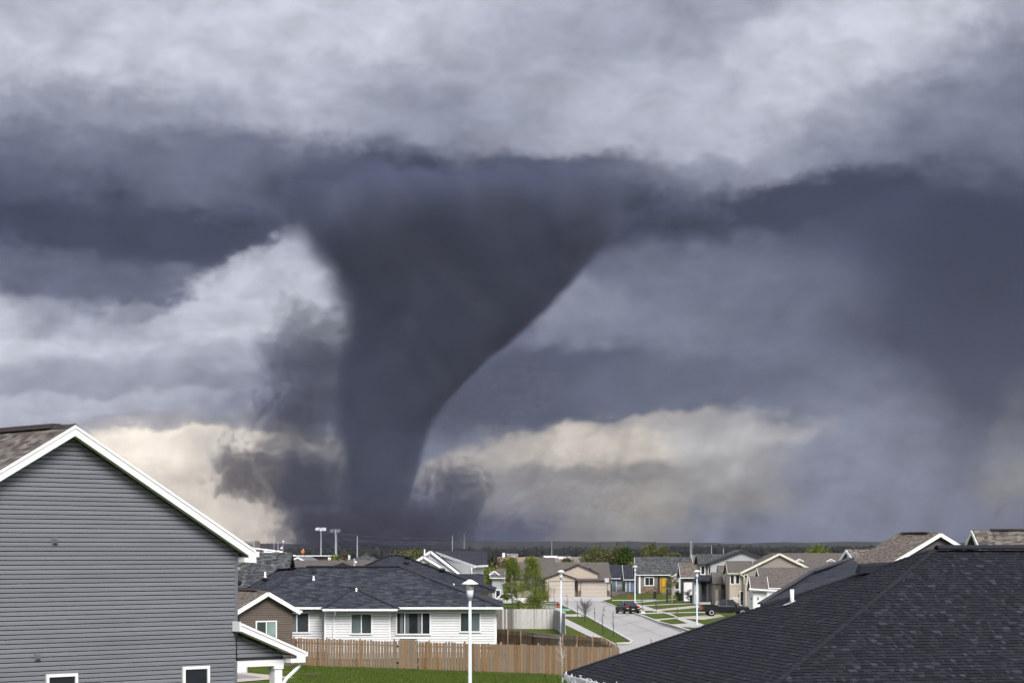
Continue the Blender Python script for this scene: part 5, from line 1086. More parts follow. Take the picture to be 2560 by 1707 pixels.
def greymix(t, rn):
    return greyed if rn.random() < (.85 if t < .28 else .22 if t < .45 else .05) else bleached
fence('tall bleached grey privacy fence beyond the cedar yard', ga, gb_, 1.85, .15, .01, bleached, bleached, False, matf=greymix)
fence('bleached fence side running toward the street lamp by the walk', gb_, gc, 1.85, .15, .01, bleached, bleached, False, matf=lambda t, rn: greyed if rn.random() < .3 else bleached)
r_, *_ = fence('low beige vinyl fence beside the slate blue houses', (X(1528, 400), 400, ground_z(400)), (X(1588, 396), 396, ground_z(396)), 1.0, .3, .0, paint('beige_vinyl', (.24, .20, .19, 1), .6), MATS['beige_vinyl'], False)
# ------------------------------------------------------------------ street lamps
lamp_m = paint('lamp_paint', (.55, .62, .68, 1), .45, .06, 2.0); lens_m = paint('lamp_lens', (.62, .62, .58, 1), .25, .05)
def lamp(label, px, Y, top_py):
    g = ground_z(Y); H = Z(top_py, Y) - g; root = thing('street_lamp', label, 'street lamp', (X(px, Y), Y, g), 'post-top street lamps'); b = Vector((X(px, Y), Y, g)); t = H - .95
    MB().lathe(b, [(.12, 0), (.12, .25), (.085, .35), (.06, t)], 14).build('pole', lamp_m, root, True)
    MB().lathe(b + Vector((0, 0, t)), [(.085, 0), (.085, .1), (.125, .12), (.15, .42)], 16).build('ballast_housing', lamp_m, root, True)
    MB().lathe(b + Vector((0, 0, t)), [(.15, .425), (.165, .66)], 16).build('lens', lens_m, root, True)
    MB().lathe(b + Vector((0, 0, t)), [(.345, .655), (.34, .69), (.2, .77), (.08, .84), (.05, .86)], 20).build('hood', white_metal, root, True)
    MB().lathe(b + Vector((0, 0, t)), [(.045, .855), (.045, .94), (.02, .95)], 10).build('photocell', black_plastic, root, True)
lamp('near street lamp standing in front of the long white house', 1175, 87, 1442); lamp('street lamp rising behind the cedar fence before the beige garage', 1402.5, 181, 1421)
lamp('farthest street lamp on the verge beyond the parked sedan', 1587.5, 269, 1411); lamp('street lamp beside the tail of the black pickup', 1742.5, 204, 1421)
# ------------------------------------------------------------------ trees
bark = paint('bark', (.12, .095, .075, 1), .9, .3, 6); pale_bark = paint('pale_bark', (.45, .43, .40, 1), .85, .35, 9); twig_m = paint('twig', (.085, .07, .07, 1), .9, .3, 6)
LEAF = {}
def leafm(k):
    if k not in LEAF:
        c = {'spring': ((.07, .076, .027, 1), (.155, .155, .058, 1)), 'green': ((.028, .055, .008, 1), (.075, .11, .016, 1)), 'fresh': ((.085, .12, .015, 1), (.19, .225, .035, 1)), 'dark': ((.020, .028, .014, 1), (.05, .06, .028, 1)), 'lime': ((.10, .12, .018, 1), (.20, .22, .04, 1)), 'bud': ((.085, .062, .045, 1), (.15, .11, .08, 1)), 'far': ((.016, .019, .020, 1), (.03, .034, .034, 1))}[k]
        LEAF[k] = leafy('leaf_' + k, c[0], c[1], .25)
    return LEAF[k]
def tree(label, px, Y, top_py, rpx, kind='spring', n=900, leaf=None, base=None, trunk_r=None, name='tree', shape='round', bm=None, group=None, seed=None, crown_lo=.25, ncl=14, parts=True):
    rn = random.Random(seed if seed is not None else int(px * 7 + Y)); g = ground_z(Y) if base is None else base; x = X(px, Y); H = Z(top_py, Y) - g; R = rpx * Y / FP; leaf = leaf or max(.05, H * .022)
    root = thing(name, label, 'tree' if name == 'tree' else 'bush', (x, Y, g), group); b = Vector((x, Y, g)); tr = trunk_r or H * .018
    cl = []
    for i in range(ncl):
        for _ in range(20):
            q = Vector((rn.uniform(-1, 1), rn.uniform(-1, 1), rn.uniform(-1, 1)))
            if q.length <= 1: break
        if shape == 'cone':
            t = rn.random() ** .8; a = rn.uniform(0, 6.28); rr = R * (1 - t) ** .75 * rn.uniform(.3, 1); c = b + Vector((rr * math.cos(a), rr * math.sin(a), H * (crown_lo + (1 - crown_lo) * t)))
        else: c = b + Vector((q.x * R * .78, q.y * R * .78, H * (crown_lo + (1 - crown_lo) * .5) + q.z * H * (1 - crown_lo) * .42))
        cl.append((c, rn.uniform(.22, .42) * (R if shape != 'cone' else R * .75)))
    tk = MB(); top = b + Vector((rn.gauss(0, .02) * H, 0, H * .86 if shape == 'cone' else H * .7))
    tk.tube([b, b + (top - b) * .4 + Vector((rn.gauss(0, .01) * H, rn.gauss(0, .01) * H, 0)), top], [tr, tr * .75, tr * .25], 7)
    for c, r in cl:
        s = b + (top - b) * rn.uniform(.25, .9); s.z = min(s.z, c.z - .02); mid = (s + c) / 2 + Vector((0, 0, -.03 * H)); tk.tube([s, mid, c], [tr * .38, tr * .25, tr * .08], 4, False)
    tk.build('trunk', bm or bark, root, True)
    v, f = [], []
    for i in range(n):
        c, r = cl[i % len(cl)]; q = c + Vector((rn.gauss(0, r * .6), rn.gauss(0, r * .6), rn.gauss(0, r * (.55 if shape != 'cone' else .5)))); d1 = Vector((rn.gauss(0, 1), rn.gauss(0, 1), rn.gauss(0, 1))).normalized(); d2 = d1.cross(Vector((rn.gauss(0, 1), rn.gauss(0, 1), rn.gauss(0, 1)))).normalized(); s = leaf * rn.uniform(.6, 1.4); k = len(v)
        if q.z < g + .05: q.z = g + .05 + rn.random() * .2
        v += [q, q + d1 * s + d2 * s * .4, q + d1 * s * 1.7, q + d1 * s * .7 - d2 * s * .4]; f.append((k, k + 1, k + 2, k + 3))
    mk('crown', v, f, leafm(kind), root); return root
def sapling(label, px, base_py, top_py, dzb=0.0, spread=.25, n=26, seed=1, m=None, Y=None, tr=.035, leaves=0, fork=.35):
    p = G(px, base_py) if Y is None else Vector((X(px, Y), Y, ground_z(Y))); rn = random.Random(seed); H = Z(top_py, p.y) - p.z
    root = thing('sapling', label, 'tree', p); tk = MB(); top = p + Vector((rn.gauss(0, .04) * H, 0, H)); tk.tube([p, p + (top - p) * .5 + Vector((rn.gauss(0, .03) * H, 0, 0)), top], [tr, tr * .7, tr * .25], 6); tk.build('trunk', m or twig_m, root, True)
    tw = MB()
    for i in range(n):
        t = rn.uniform(fork, .95); s = p + (top - p) * t; a = rn.uniform(0, 6.28); l = H * spread * (1.15 - t) * rn.uniform(.6, 1.3); e = s + Vector((math.cos(a) * l, math.sin(a) * l * .7, l * rn.uniform(.7, 1.4))); md = (s + e) / 2 + Vector((0, 0, -.1 * l)); tw.tube([s, md, e], [tr * .4, tr * .3, tr * .12], 4, False)
        for j in range(2): q = md + (e - md) * rn.random(); tw.tube([q, q + Vector((rn.gauss(0, l * .25), rn.gauss(0, l * .2), l * .3))], [tr * .2, tr * .1], 3, False)
    tw.build('branches', m or twig_m, root)
    if leaves:
        v, f = [], []
        for i in range(leaves):
            t = rn.uniform(fork, 1); q = p + (top - p) * t + Vector((rn.gauss(0, spread * H * .4), rn.gauss(0, spread * H * .4), rn.gauss(0, .05 * H))); d1 = Vector((rn.gauss(0, 1), rn.gauss(0, 1), rn.gauss(0, 1))).normalized() * .04; d2 = d1.cross(Vector((0, 0, 1))); k = len(v); v += [q, q + d1, q + d1 + d2]; f.append((k, k + 1, k + 2))
        mk('buds', v, f, leafm('bud'), root)
tree('left of two slender leafy green trees beside the white pickup', 1281, 292, 1396, 40, 'fresh', 7500, .12, shape='cone', bm=pale_bark, crown_lo=.10, ncl=80, group='young leafy trees by the pickup')
tree('right of two slender leafy green trees, bushier toward its foot', 1331, 286, 1400, 48, 'fresh', 8500, .12, shape='cone', bm=pale_bark, crown_lo=.06, ncl=90, group='young leafy trees by the pickup')
tree('thin willowy green tree with two staked stems before the white porch', 1680, 330, 1424, 16, 'lime', 500, .12, bm=paint('stake_wood', (.5, .36, .25, 1), .8), crown_lo=.3, trunk_r=.14)
tree('dark round evergreen bush beside the white porch', 1697, 352, 1471, 12, 'dark', 700, .12, name='bush', crown_lo=.02)
tree('dark red leafless bush beside the green bin', 1722, 338, 1470, 12, 'bud', 500, .1, name='bush', crown_lo=.05)
sapling('bare round-headed young tree on the grass verge by the walk', 1462, 1553, 1505, spread=.75, n=60, seed=3, tr=.045, fork=.3)
sapling('thin bare sapling at the upper edge of the verge', 1444, 1541, 1501, n=14, seed=4, spread=.2); sapling('thin bare sapling standing past the verge toward the street', 1488, 1553, 1516, n=14, seed=5, spread=.15)
sapling('thin bare sapling in front of the wide street, left of a twin', 1508, 1582, 1513, n=18, seed=6, spread=.16); sapling('thin bare sapling in front of the wide street, right of its twin', 1533, 1592, 1525, n=18, seed=7, spread=.16)
sapling('bare brown sapling by the red hydrant near the beige garage', 1416, 1529, 1484, n=24, seed=8, spread=.28, m=paint('red_twig', (.16, .10, .08, 1), .9)); sapling('bare sapling left of the beige garage drive', 1372, 1503, 1461, n=20, seed=9, spread=.35); sapling('bare sapling at the edge of the beige garage drive', 1386, 1503, 1464, n=16, seed=10, spread=.3)
sapling('thin bare sapling on the lawn right of the sedan', 1607, 1526, 1482, n=22, seed=12, spread=.3); sapling('second thin bare sapling on the lawn right of the sedan', 1640, 1531, 1487, n=18, seed=13, spread=.25); sapling('thin bare sapling on the verge near the black pickup', 1692, 1550, 1515, n=14, seed=14, spread=.2, m=MATS['bark'])
sapling('small bare tree on the raised lawn of the yellow door house', 1643, 1496, 1458, n=34, seed=15, spread=.5)
sapling('white trunked sapling in the near yard in front of the cedar fence', 1404, 1707, 1588, Y=107.5, n=22, seed=16, spread=.16, m=pale_bark, tr=.042, leaves=90, fork=.45)
sapling('tiny twig by the street just above the black roof edge', 1629, 1617, 1594, n=8, seed=17, spread=.3, tr=.02)
# budding trees beyond the houses
FT = [('bushy olive spring tree beyond the black pyramid roof', 1012, 700, 1374, 34, 'spring', 900), ('grey olive tree behind the bushy olive tree', 1040, 900, 1370, 24, 'spring', 500), ('tan leafless tree left of the olive tree', 978, 900, 1381, 16, 'bud', 350),
      ('dark green tree right of the white two-gable house', 1233, 560, 1380, 20, 'dark', 700), ('brown budding tree beyond the white two-gable house', 1262, 520, 1392, 34, 'bud', 900), ('low lime green bush tree behind the young trees', 1240, 470, 1412, 34, 'lime', 900),
      ('bare brown tree above the taupe roof', 1320, 620, 1393, 26, 'bud', 600), ('olive budding tree above the beige ranch house', 1356, 640, 1383, 22, 'spring', 600), ('round olive tree left of the far silo wall', 1415, 640, 1388, 22, 'spring', 600),
      ('broad olive tree, leftmost of the tall grove', 1478, 560, 1362, 38, 'spring', 1500), ('tall leafy tree second in the grove', 1532, 545, 1361, 30, 'spring', 1300), ('slim tall tree in the middle of the grove', 1567, 540, 1358, 22, 'green', 1000), ('tallest tree of the grove above the grey shingled roof', 1622, 530, 1352, 28, 'spring', 1400), ('feathery tree at the right of the grove', 1663, 545, 1357, 26, 'spring', 1200), ('small rounded tree closing the grove on the right', 1692, 560, 1366, 14, 'spring', 600),
      ('lime bush tree at the foot of the grove', 1545, 500, 1404, 26, 'lime', 700), ('lime tree low beside the grey shingled roof', 1583, 505, 1400, 20, 'lime', 600),
      ('rounded lime green tree rising behind the long taupe roof', 2045, 520, 1360, 52, 'lime', 1800), ('low olive bushes right of the grove', 1930, 700, 1380, 30, 'spring', 600),
      ('olive thicket in front of the school wall', 690, 620, 1390, 46, 'spring', 900), ('brown thicket in front of the school wall', 640, 640, 1386, 34, 'bud', 700), ('green bush tree near the little white gable', 700, 500, 1394, 20, 'green', 500), ('tall bare tree right of the floodlight poles', 862, 800, 1376, 12, 'bud', 350), ('pale olive bush below the floodlight poles', 840, 640, 1389, 18, 'lime', 500), ('brown shrub right of the little white gable', 792, 600, 1392, 22, 'bud', 500), ('small olive tree under the tornado', 918, 900, 1383, 14, 'spring', 300)]
for lab, px, Y, tp, r, k, n in FT: tree(lab, px, Y, tp, r, k, int(n * 3), leaf=Y * .0007, ncl=26, crown_lo=.08, group='budding trees beyond the houses', base=ground_z(Y) - .5)
def treeline():
    rn = random.Random(9); v, f = [], []
    for _ in range(16000):
        Y = rn.choice([1500, 1900, 2400]) + rn.gauss(0, 60); px = rn.uniform(560, 2600); top = 1381 + 4 * math.sin(px * .021 + Y) + 3 * math.sin(px * .057 + Y * 2) - (4 if px > 1680 else 0) - (Y - 1500) * .004
        py = top + abs(rn.gauss(0, 1)) * 7; p = P(px, py, Y)
        if p.z < -3: continue
        s = Y * .0011 * rn.uniform(.5, 1.3); a = rn.uniform(0, 6.28); k = len(v); d1 = Vector((math.cos(a), .2, math.sin(a))) * s; d2 = Vector((-math.sin(a), .3, math.cos(a))) * s; v += [p, p + d1, p + d1 + d2, p + d2]; f.append((k, k + 1, k + 2, k + 3))
    o = mk('treeline', v, f, leafm('far')); tag(o, 'dark far belt of trees along the foot of the hills', 'trees', kind='stuff')
treeline()
# ------------------------------------------------------------------ vehicles
tyre_m = paint('tyre', (.012, .012, .013, 1), .85, .1); rim_m = paint('rim', (.45, .46, .48, 1), .3, .1, metal=.8); red_l = paint('tail_red', (.45, .01, .012, 1), .2, .05); car_glass = glass('car_glass', (.012, .015, .02, 1), .04); chrome = paint('chrome', (.6, .6, .62, 1), .2, .05, metal=1.0)
def carpaint(name, c):
    m = paint(name, c, .28, .05, 1.5, spec=.5); m.node_tree.nodes['Principled BSDF'].inputs['Coat Weight'].default_value = .15; return m
def vehicle(name, label, cat, loc, th, paintm, spec):
    """spec: body sections along the length x (front +): list of (x, half width, z low, z belt), cabin sections (x, half width low, half width top, z low, z top), wheels"""
    root = thing(name, label, cat, loc); W = L2W(loc, th)
    def loft(sec, n):
        v, f = [], []
        for ring in sec: v += [W(*p) for p in ring]
        for i in range(len(sec) - 1):
            for j in range(n): f.append((i * n + j, i * n + (j + 1) % n, (i + 1) * n + (j + 1) % n, (i + 1) * n + j))
        f.append(tuple(range(n))[::-1]); f.append(tuple((len(sec) - 1) * n + j for j in range(n))); return v, f
    sec = []
    for x, w, z0, z1 in spec['body']:
        c = min(.12, (z1 - z0) * .3); sec.append([(x, -w * .93, z0), (x, w * .93, z0), (x, w, z0 + c), (x, w, z1 - c), (x, w * .9, z1), (x, -w * .9, z1), (x, -w, z1 - c), (x, -w, z0 + c)])
    v, f = loft(sec, 8); mk('body', v, f, paintm, root)
    sec = [[(x, -wl, z0), (x, wl, z0), (x, wt * 1.02, z1 - .08), (x, wt * .9, z1), (x, -wt * .9, z1), (x, -wt * 1.02, z1 - .08)] for x, wl, wt, z0, z1 in spec['cabin']]
    v, f = loft(sec, 6); mk('cabin', v, f, paintm, root)
    for (xa, xb, za, zb, wl, wt, kind) in spec['glass']:
        mb = MB()
        if kind == 'side':
            for s in (-1, 1):
                e = .012 * s; o = mk('side_window', [W(xa[0], s * wl + e, za), W(xa[1], s * wl + e, za), W(xb[1], s * wt + e, zb), W(xb[0], s * wt + e, zb)], [(0, 1, 2, 3)], car_glass, root)
        else: mk('rear_window' if kind == 'rear' else 'windscreen', [W(xa, -wl, za), W(xa, wl, za), W(xb, wt, zb), W(xb, -wt, zb)], [(0, 1, 2, 3)], car_glass, root)
    for x, r in spec['wheels']:
        for s in (-1, 1):
            y = s * (spec['halfw'] - .075); c = (x, y, r); mb = MB(); pts = [W(x, y - s * .11, r), W(x, y + s * .11, r)]; mb.tube(pts, [r, r], 20)
            o = mb.build('wheel', tyre_m, root, False); mb = MB(); mb.tube([W(x, y + s * .1, r), W(x, y + s * .118, r)], [r * .62, r * .58], 16); mb.build('rim', spec.get('rim', rim_m), o); mb = MB(); mb.tube([W(x, y + s * .116, r), W(x, y + s * .124, r)], [r * .44, r * .4], 12); mb.build('hub', tyre_m, o)
            if spec.get('spokes'):
                q = MB()
                for k in range(12):
                    a = k * math.pi / 6; q.tube([W(x + r * .47 * math.cos(a), y + s * .118, r + r * .47 * math.sin(a)), W(x + r * .47 * math.cos(a), y + s * .13, r + r * .47 * math.sin(a))], [r * .055] * 2, 6)
                q.build('rim_bolts', chrome, o)
            ar = MB(); pr = []
            for k in range(11):
                a = math.pi * k / 10; pr.append(W(x + (r + .05) * math.cos(a), s * (spec['halfw'] + .012), r + (r + .05) * math.sin(a)))
            pr2 = [W(x, s * (spec['halfw'] + .012), r)]
            mk('wheel_arch', pr, [tuple(range(11))] if s > 0 else [tuple(range(11))[::-1]], black_plastic, root)
    for n_, m_, boxes in spec['extra']:
        for bx in boxes:
            x0, x1, y0, y1, z0, z1 = bx; MB().hexa([W(x0, y0, z0), W(x1, y0, z0), W(x1, y1, z0), W(x0, y1, z0)], [W(x0, y0, z1), W(x1, y0, z1), W(x1, y1, z1), W(x0, y1, z1)]).build(n_, m_, root)
    return root
black_car = carpaint('black_car_paint', (.006, .006, .009, 1)); white_car = carpaint('white_car_paint', (.78, .78, .80, 1)); plate = paint('plate', (.6, .62, .6, 1), .4)
p = G(1568, 1533, .02)
vehicle('sedan', 'black sedan parked at the kerb, seen from behind with red tail lights', 'car', p, math.radians(90 + 14), black_car, dict(
    body=[(-2.4, .70, .42, .88), (-2.3, .84, .30, .98), (-1.2, .91, .24, 1.0), (0, .92, .22, .96), (1.3, .91, .24, .92), (2.2, .84, .3, .80), (2.4, .70, .4, .7)],
    cabin=[(-1.85, .76, .74, .95, .98), (-1.05, .80, .62, .95, 1.42), (.25, .80, .62, .95, 1.45), (1.15, .78, .74, .9, .95)],
    glass=[(-1.86, -1.12, 1.0, 1.38, .70, .58, 'rear'), (1.16, .33, .98, 1.40, .70, .58, 'front'), ((-1.4, .8), (-1.0, .2), 1.0, 1.36, .80, .66, 'side')],
    wheels=[(-1.4, .33), (1.4, .33)], track=.80, halfw=.915, extra=[('tail_light', red_l, [(-2.41, -2.2, -.82, -.56, .72, .93), (-2.41, -2.2, .56, .82, .72, .93)]), ('reverse_light', plate, [(-2.42, -2.3, -.80, -.56, .66, .715), (-2.42, -2.3, .56, .80, .66, .715)]), ('number_plate', plate, [(-2.43, -2.38, -.16, .16, .52, .64)]), ('badge', chrome, [(-2.36, -2.31, -.05, .05, .80, .88)]), ('bumper', black_car, [(-2.46, -2.2, -.80, .80, .36, .56)]), ('mirror', black_car, [(.55, .7, -1.08, -.9, .95, 1.08), (.55, .7, .9, 1.08, .95, 1.08)]), ('exhaust', chrome, [(-2.45, -2.3, .5, .6, .3, .36)])]))
def pickup(name, label, loc, th, pm, rim=None, spokes=False, handle=True, trimm=None):
    return vehicle(name, label, 'pickup truck', loc, th, pm, dict(
        body=[(-2.85, .94, .62, 1.18), (-2.75, .97, .52, 1.22), (-.9, .98, .50, 1.2), (.9, .98, .48, 1.14), (1.9, .97, .5, 1.12), (2.6, .93, .52, 1.06), (2.8, .8, .56, .98)],
        cabin=[(-1.05, .92, .78, 1.15, 1.2), (-.92, .92, .76, 1.15, 1.86), (.75, .92, .76, 1.12, 1.90), (1.65, .9, .84, 1.05, 1.12)],
        glass=[(-1.06, -.96, 1.25, 1.75, .8, .7, 'rear'), (1.66, .85, 1.14, 1.84, .80, .70, 'front'), ((-.82, -.05), (-.78, -.05), 1.25, 1.78, .915, .795, 'side'), ((.08, 1.2), (.08, .72), 1.25, 1.80, .915, .79, 'side')],
        wheels=[(-1.75, .42), (1.85, .42)], track=.86, halfw=.978, rim=rim or rim_m, spokes=spokes,
        extra=[('bed_floor', black_plastic, [(-2.7, -1.15, -.8, .8, 1.205, 1.225)]), ('bed_rail', pm, [(-2.85, -1.05, -.97, -.86, 1.18, 1.28), (-2.85, -1.05, .86, .97, 1.18, 1.28)]), ('tailgate', pm, [(-2.88, -2.78, -.9, .9, .7, 1.27)]), ('tail_light', red_l, [(-2.87, -2.7, -.985, -.86, .82, 1.12), (-2.87, -2.7, .86, .985, .82, 1.12)]), ('bumper', trimm or chrome, [(-3.02, -2.82, -.9, .9, .5, .68), (2.72, 2.92, -.88, .88, .48, .66)]),
               ('running_board', black_plastic, [(-.9, 1.1, -1.0, -.88, .36, .42), (-.9, 1.1, .88, 1.0, .36, .42)]), ('mirror', pm, [(1.05, 1.2, -1.2, -.95, 1.18, 1.36), (1.05, 1.2, .95, 1.2, 1.18, 1.36)]), ('headlight', plate, [(2.62, 2.8, -.86, -.6, .82, .98), (2.62, 2.8, .6, .86, .82, .98)])]))
p = G(1799, 1539.5, .03); pickup('pickup_truck', 'black pickup truck with bright wheel rings on the drive behind the black roof', p + Vector((.75, .95, 0)), math.radians(4), black_car, paint('pale_rim', (.5, .5, .5, 1), .4), True, trimm=black_plastic)
p = Vector((X(1265, 302), 302, ground_z(302) + .03)); pickup('pickup_truck', 'white crew cab pickup parked beyond the grey fence', p + Vector((.2, 0, 0)), math.radians(176), white_car)
# ------------------------------------------------------------------ street furniture and yard things
red_m = paint('hydrant_red', (.42, .012, .02, 1), .4, .1)
def hydrant(label, px, py):
    b = G(px, py); root = thing('fire_hydrant', label, 'fire hydrant', b, 'red fire hydrants'); MB().lathe(b, [(.16, 0), (.16, .06), (.11, .08), (.11, .52), (.15, .54), (.15, .58)], 12).build('barrel', red_m, root, True); MB().lathe(b + Vector((0, 0, .58)), [(.13, 0), (.11, .1), (.05, .16), (.03, .2)], 12).build('bonnet', red_m, root, True)
    for s in (-1, 1): MB().tube([b + Vector((s * .09, 0, .42)), b + Vector((s * .2, 0, .42))], [.055, .06], 8).build('nozzle', red_m, root)
hydrant('red fire hydrant on the verge left of the street', 1394.7, 1516.8); hydrant('red fire hydrant on the raised lawn behind the sedan', 1573.3, 1496)
def street_sign():
    Y = 190; b = Vector((X(1413, Y), Y, ground_z(Y))); root = thing('street_sign', 'small green street name sign on a thin post beside the lamp', 'street sign', b); zt = Z(1520.5, Y); MB().tube([b, Vector((b.x, b.y, zt))], [.03, .03], 8).build('post', MATS['zinc'], root)
    x0, x1, z0, z1 = X(1406, Y), X(1422, Y), Z(1526.5, Y), Z(1521.5, Y); MB().box(x0, x1, Y - .035, Y - .015 - .0, z0, z1).build('blade', paint('sign_green', (.0, .30, .20, 1), .4, .04), root)
    mb = MB(); rn = random.Random(3); x = x0 + .05; h = z1 - z0
    for w, kind in ((.05, 'E'), (.045, 'I'), (.05, 'A'), (.05, 'L'), (.05, 'I'), (.05, 'A'), (.05, 'E'), (.05, 'P'), (.05, 'L')):   # white strokes, unreadable at this size in the photograph
        x += .014; mb.box(x, x + .012, Y - .039, Y - .0355, z0 + h * .22, z0 + h * .78)
        if kind in 'EALP': mb.box(x + .012, x + w * .8, Y - .039, Y - .0355, z0 + h * (.45 if kind != 'L' else .22), z0 + h * (.56 if kind != 'L' else .34))
        if kind in 'AP': mb.box(x + w * .6, x + w * .8, Y - .0392, Y - .0355, z0 + h * (.22 if kind == 'A' else .5), z0 + h * .78)
        x += w
    mb.build('lettering', white_trim, root)
street_sign()
def hoop():
    Y = 396; b = Vector((X(1528.5, Y), Y, ground_z(Y))); root = thing('basketball_hoop', 'black pole basketball hoop with white backboard beside the beige garage', 'basketball hoop', b); MB().tube([b, b + Vector((0, 0, 2.6)), b + Vector((-.5, 0, 3.0))], [.07, .07, .06], 8).build('pole', black_plastic, root); MB().obox(b + Vector((-1.25, -.1, 2.75)), (.75, -.9, 0), (.02, .02, 0), (0, 0, .8)).build('backboard', white_trim, root)
    MB().tube([b + Vector((-1.3 + .23 * math.cos(a), -.7 + .23 * math.sin(a), 2.85)) for a in [k * .7 for k in range(10)]], [.02] * 10, 5).build('rim', red_m, root)
hoop()
def hoop2():
    b = G(1667.5, 1505); root = thing('basketball_hoop', 'black basketball stand on the lawn before the white porch', 'basketball hoop', b); MB().tube([b, b + Vector((0, 0, 1.9)), b + Vector((-.1, 0, 2.35)), b + Vector((-.6, 0, 2.4))], [.10, .08, .05, .05], 8).build('pole', black_plastic, root); MB().obox(b + Vector((-.08, -.12, .4)), (.16, 0, 0), (0, .24, 0), (0, 0, 1.0)).build('pole_pad', black_plastic, root)
    MB().tube([b + Vector((-.6 + .22 * math.cos(a), .22 * math.sin(a), 2.4)) for a in [k * .7 for k in range(10)]], [.02] * 10, 5).build('rim', black_plastic, root)
hoop2()
bk = G(1637, 1497.4); rt = thing('backboard', 'fallen black basketball backboard on end on the raised lawn', 'backboard', bk); MB().obox(bk + Vector((-.28, 0, 0)), (.56, 0, 0), (0, .12, 0), (0, 0, 1.4)).build('board', black_plastic, rt); MB().obox(bk + Vector((-.15, -.05, -.02)), (.3, 0, 0), (0, .04, 0), (0, 0, .3)).build('foot', dark_trim, rt)
def bin_(label, px, py, c, h=1.15, w=.62):
    b = G(px, py); root = thing('wheelie_bin', label, 'bin', b); m = paint('bin_' + label.split()[0], c, .5, .1); MB().hexa([b + Vector((-w * .4, -w * .4, .05)), b + Vector((w * .4, -w * .4, .05)), b + Vector((w * .4, w * .4, .05)), b + Vector((-w * .4, w * .4, .05))], [b + Vector((-w / 2, -w / 2, h)), b + Vector((w / 2, -w / 2, h)), b + Vector((w / 2, w / 2, h)), b + Vector((-w / 2, w / 2, h))]).build('tub', m, root)
    MB().hexa([b + Vector((-w * .54, -w * .56, h)), b + Vector((w * .54, -w * .56, h)), b + Vector((w * .54, w * .56, h)), b + Vector((-w * .54, w * .56, h))], [b + Vector((-w * .5, -w * .5, h + .07)), b + Vector((w * .5, -w * .5, h + .07)), b + Vector((w * .5, w * .5, h + .14)), b + Vector((-w * .5, w * .5, h + .14))]).build('lid', m, root)
    for s in (-1, 1): MB().tube([b + Vector((s * w * .38, w * .42, .1)), b + Vector((s * w * .46, w * .42, .1))], [.1, .1], 10).build('wheel', tyre_m, root)
    MB().tube([b + Vector((-w * .4, w * .62, h - .05)), b + Vector((w * .4, w * .62, h - .05))], [.02, .02], 6).build('handle', m, root)
bin_('green wheeled bin beside the charcoal garage', 1729.5, 1506.5, (.01, .055, .02, 1)); bin_('black wheeled bin next to the green one', 1738, 1506.3, (.012, .012, .013, 1)); bin_('blueblack wheeled bin beside the slate blue house wall', 1588.5, 1487.5, (.015, .018, .03, 1), 1.0)
def pot():
    b = G(1779.5, 1513); b = b + Vector((0, 0, .3)); root = thing('planter_pot', 'tall black planter with a green plant behind the black pickup', 'planter', b); MB().lathe(b, [(.13, -.3), (.13, -.25), (.19, .55), (.22, .6), (.2, .6)], 14).build('pot', black_plastic, root, True); rn = random.Random(6); v, f = [], []
    for i in range(140): q = b + Vector((rn.gauss(0, .15), rn.gauss(0, .15), .62 + rn.random() * .18)); k = len(v); v += [q, q + Vector((.07, rn.gauss(0, .04), .03)), q + Vector((0, .05, .07))]; f.append((k, k + 1, k + 2))
    mk('plant', v, f, leafm('lime'), root)
pot()
def block_stone():
    p = G(1608, 1531.5, .03); o = MB().hexa([p + Vector((-.3, -.15, 0)), p + Vector((.3, -.15, 0)), p + Vector((.25, .2, 0)), p + Vector((-.25, .2, 0))], [p + Vector((-.25, -.1, .16)), p + Vector((.12, -.12, .2)), p + Vector((.18, .14, .15)), p + Vector((-.2, .12, .2))]).build('concrete_block', white_trim); tag(o, 'small white block lying at the driveway edge by the sedan', 'block')
block_stone()
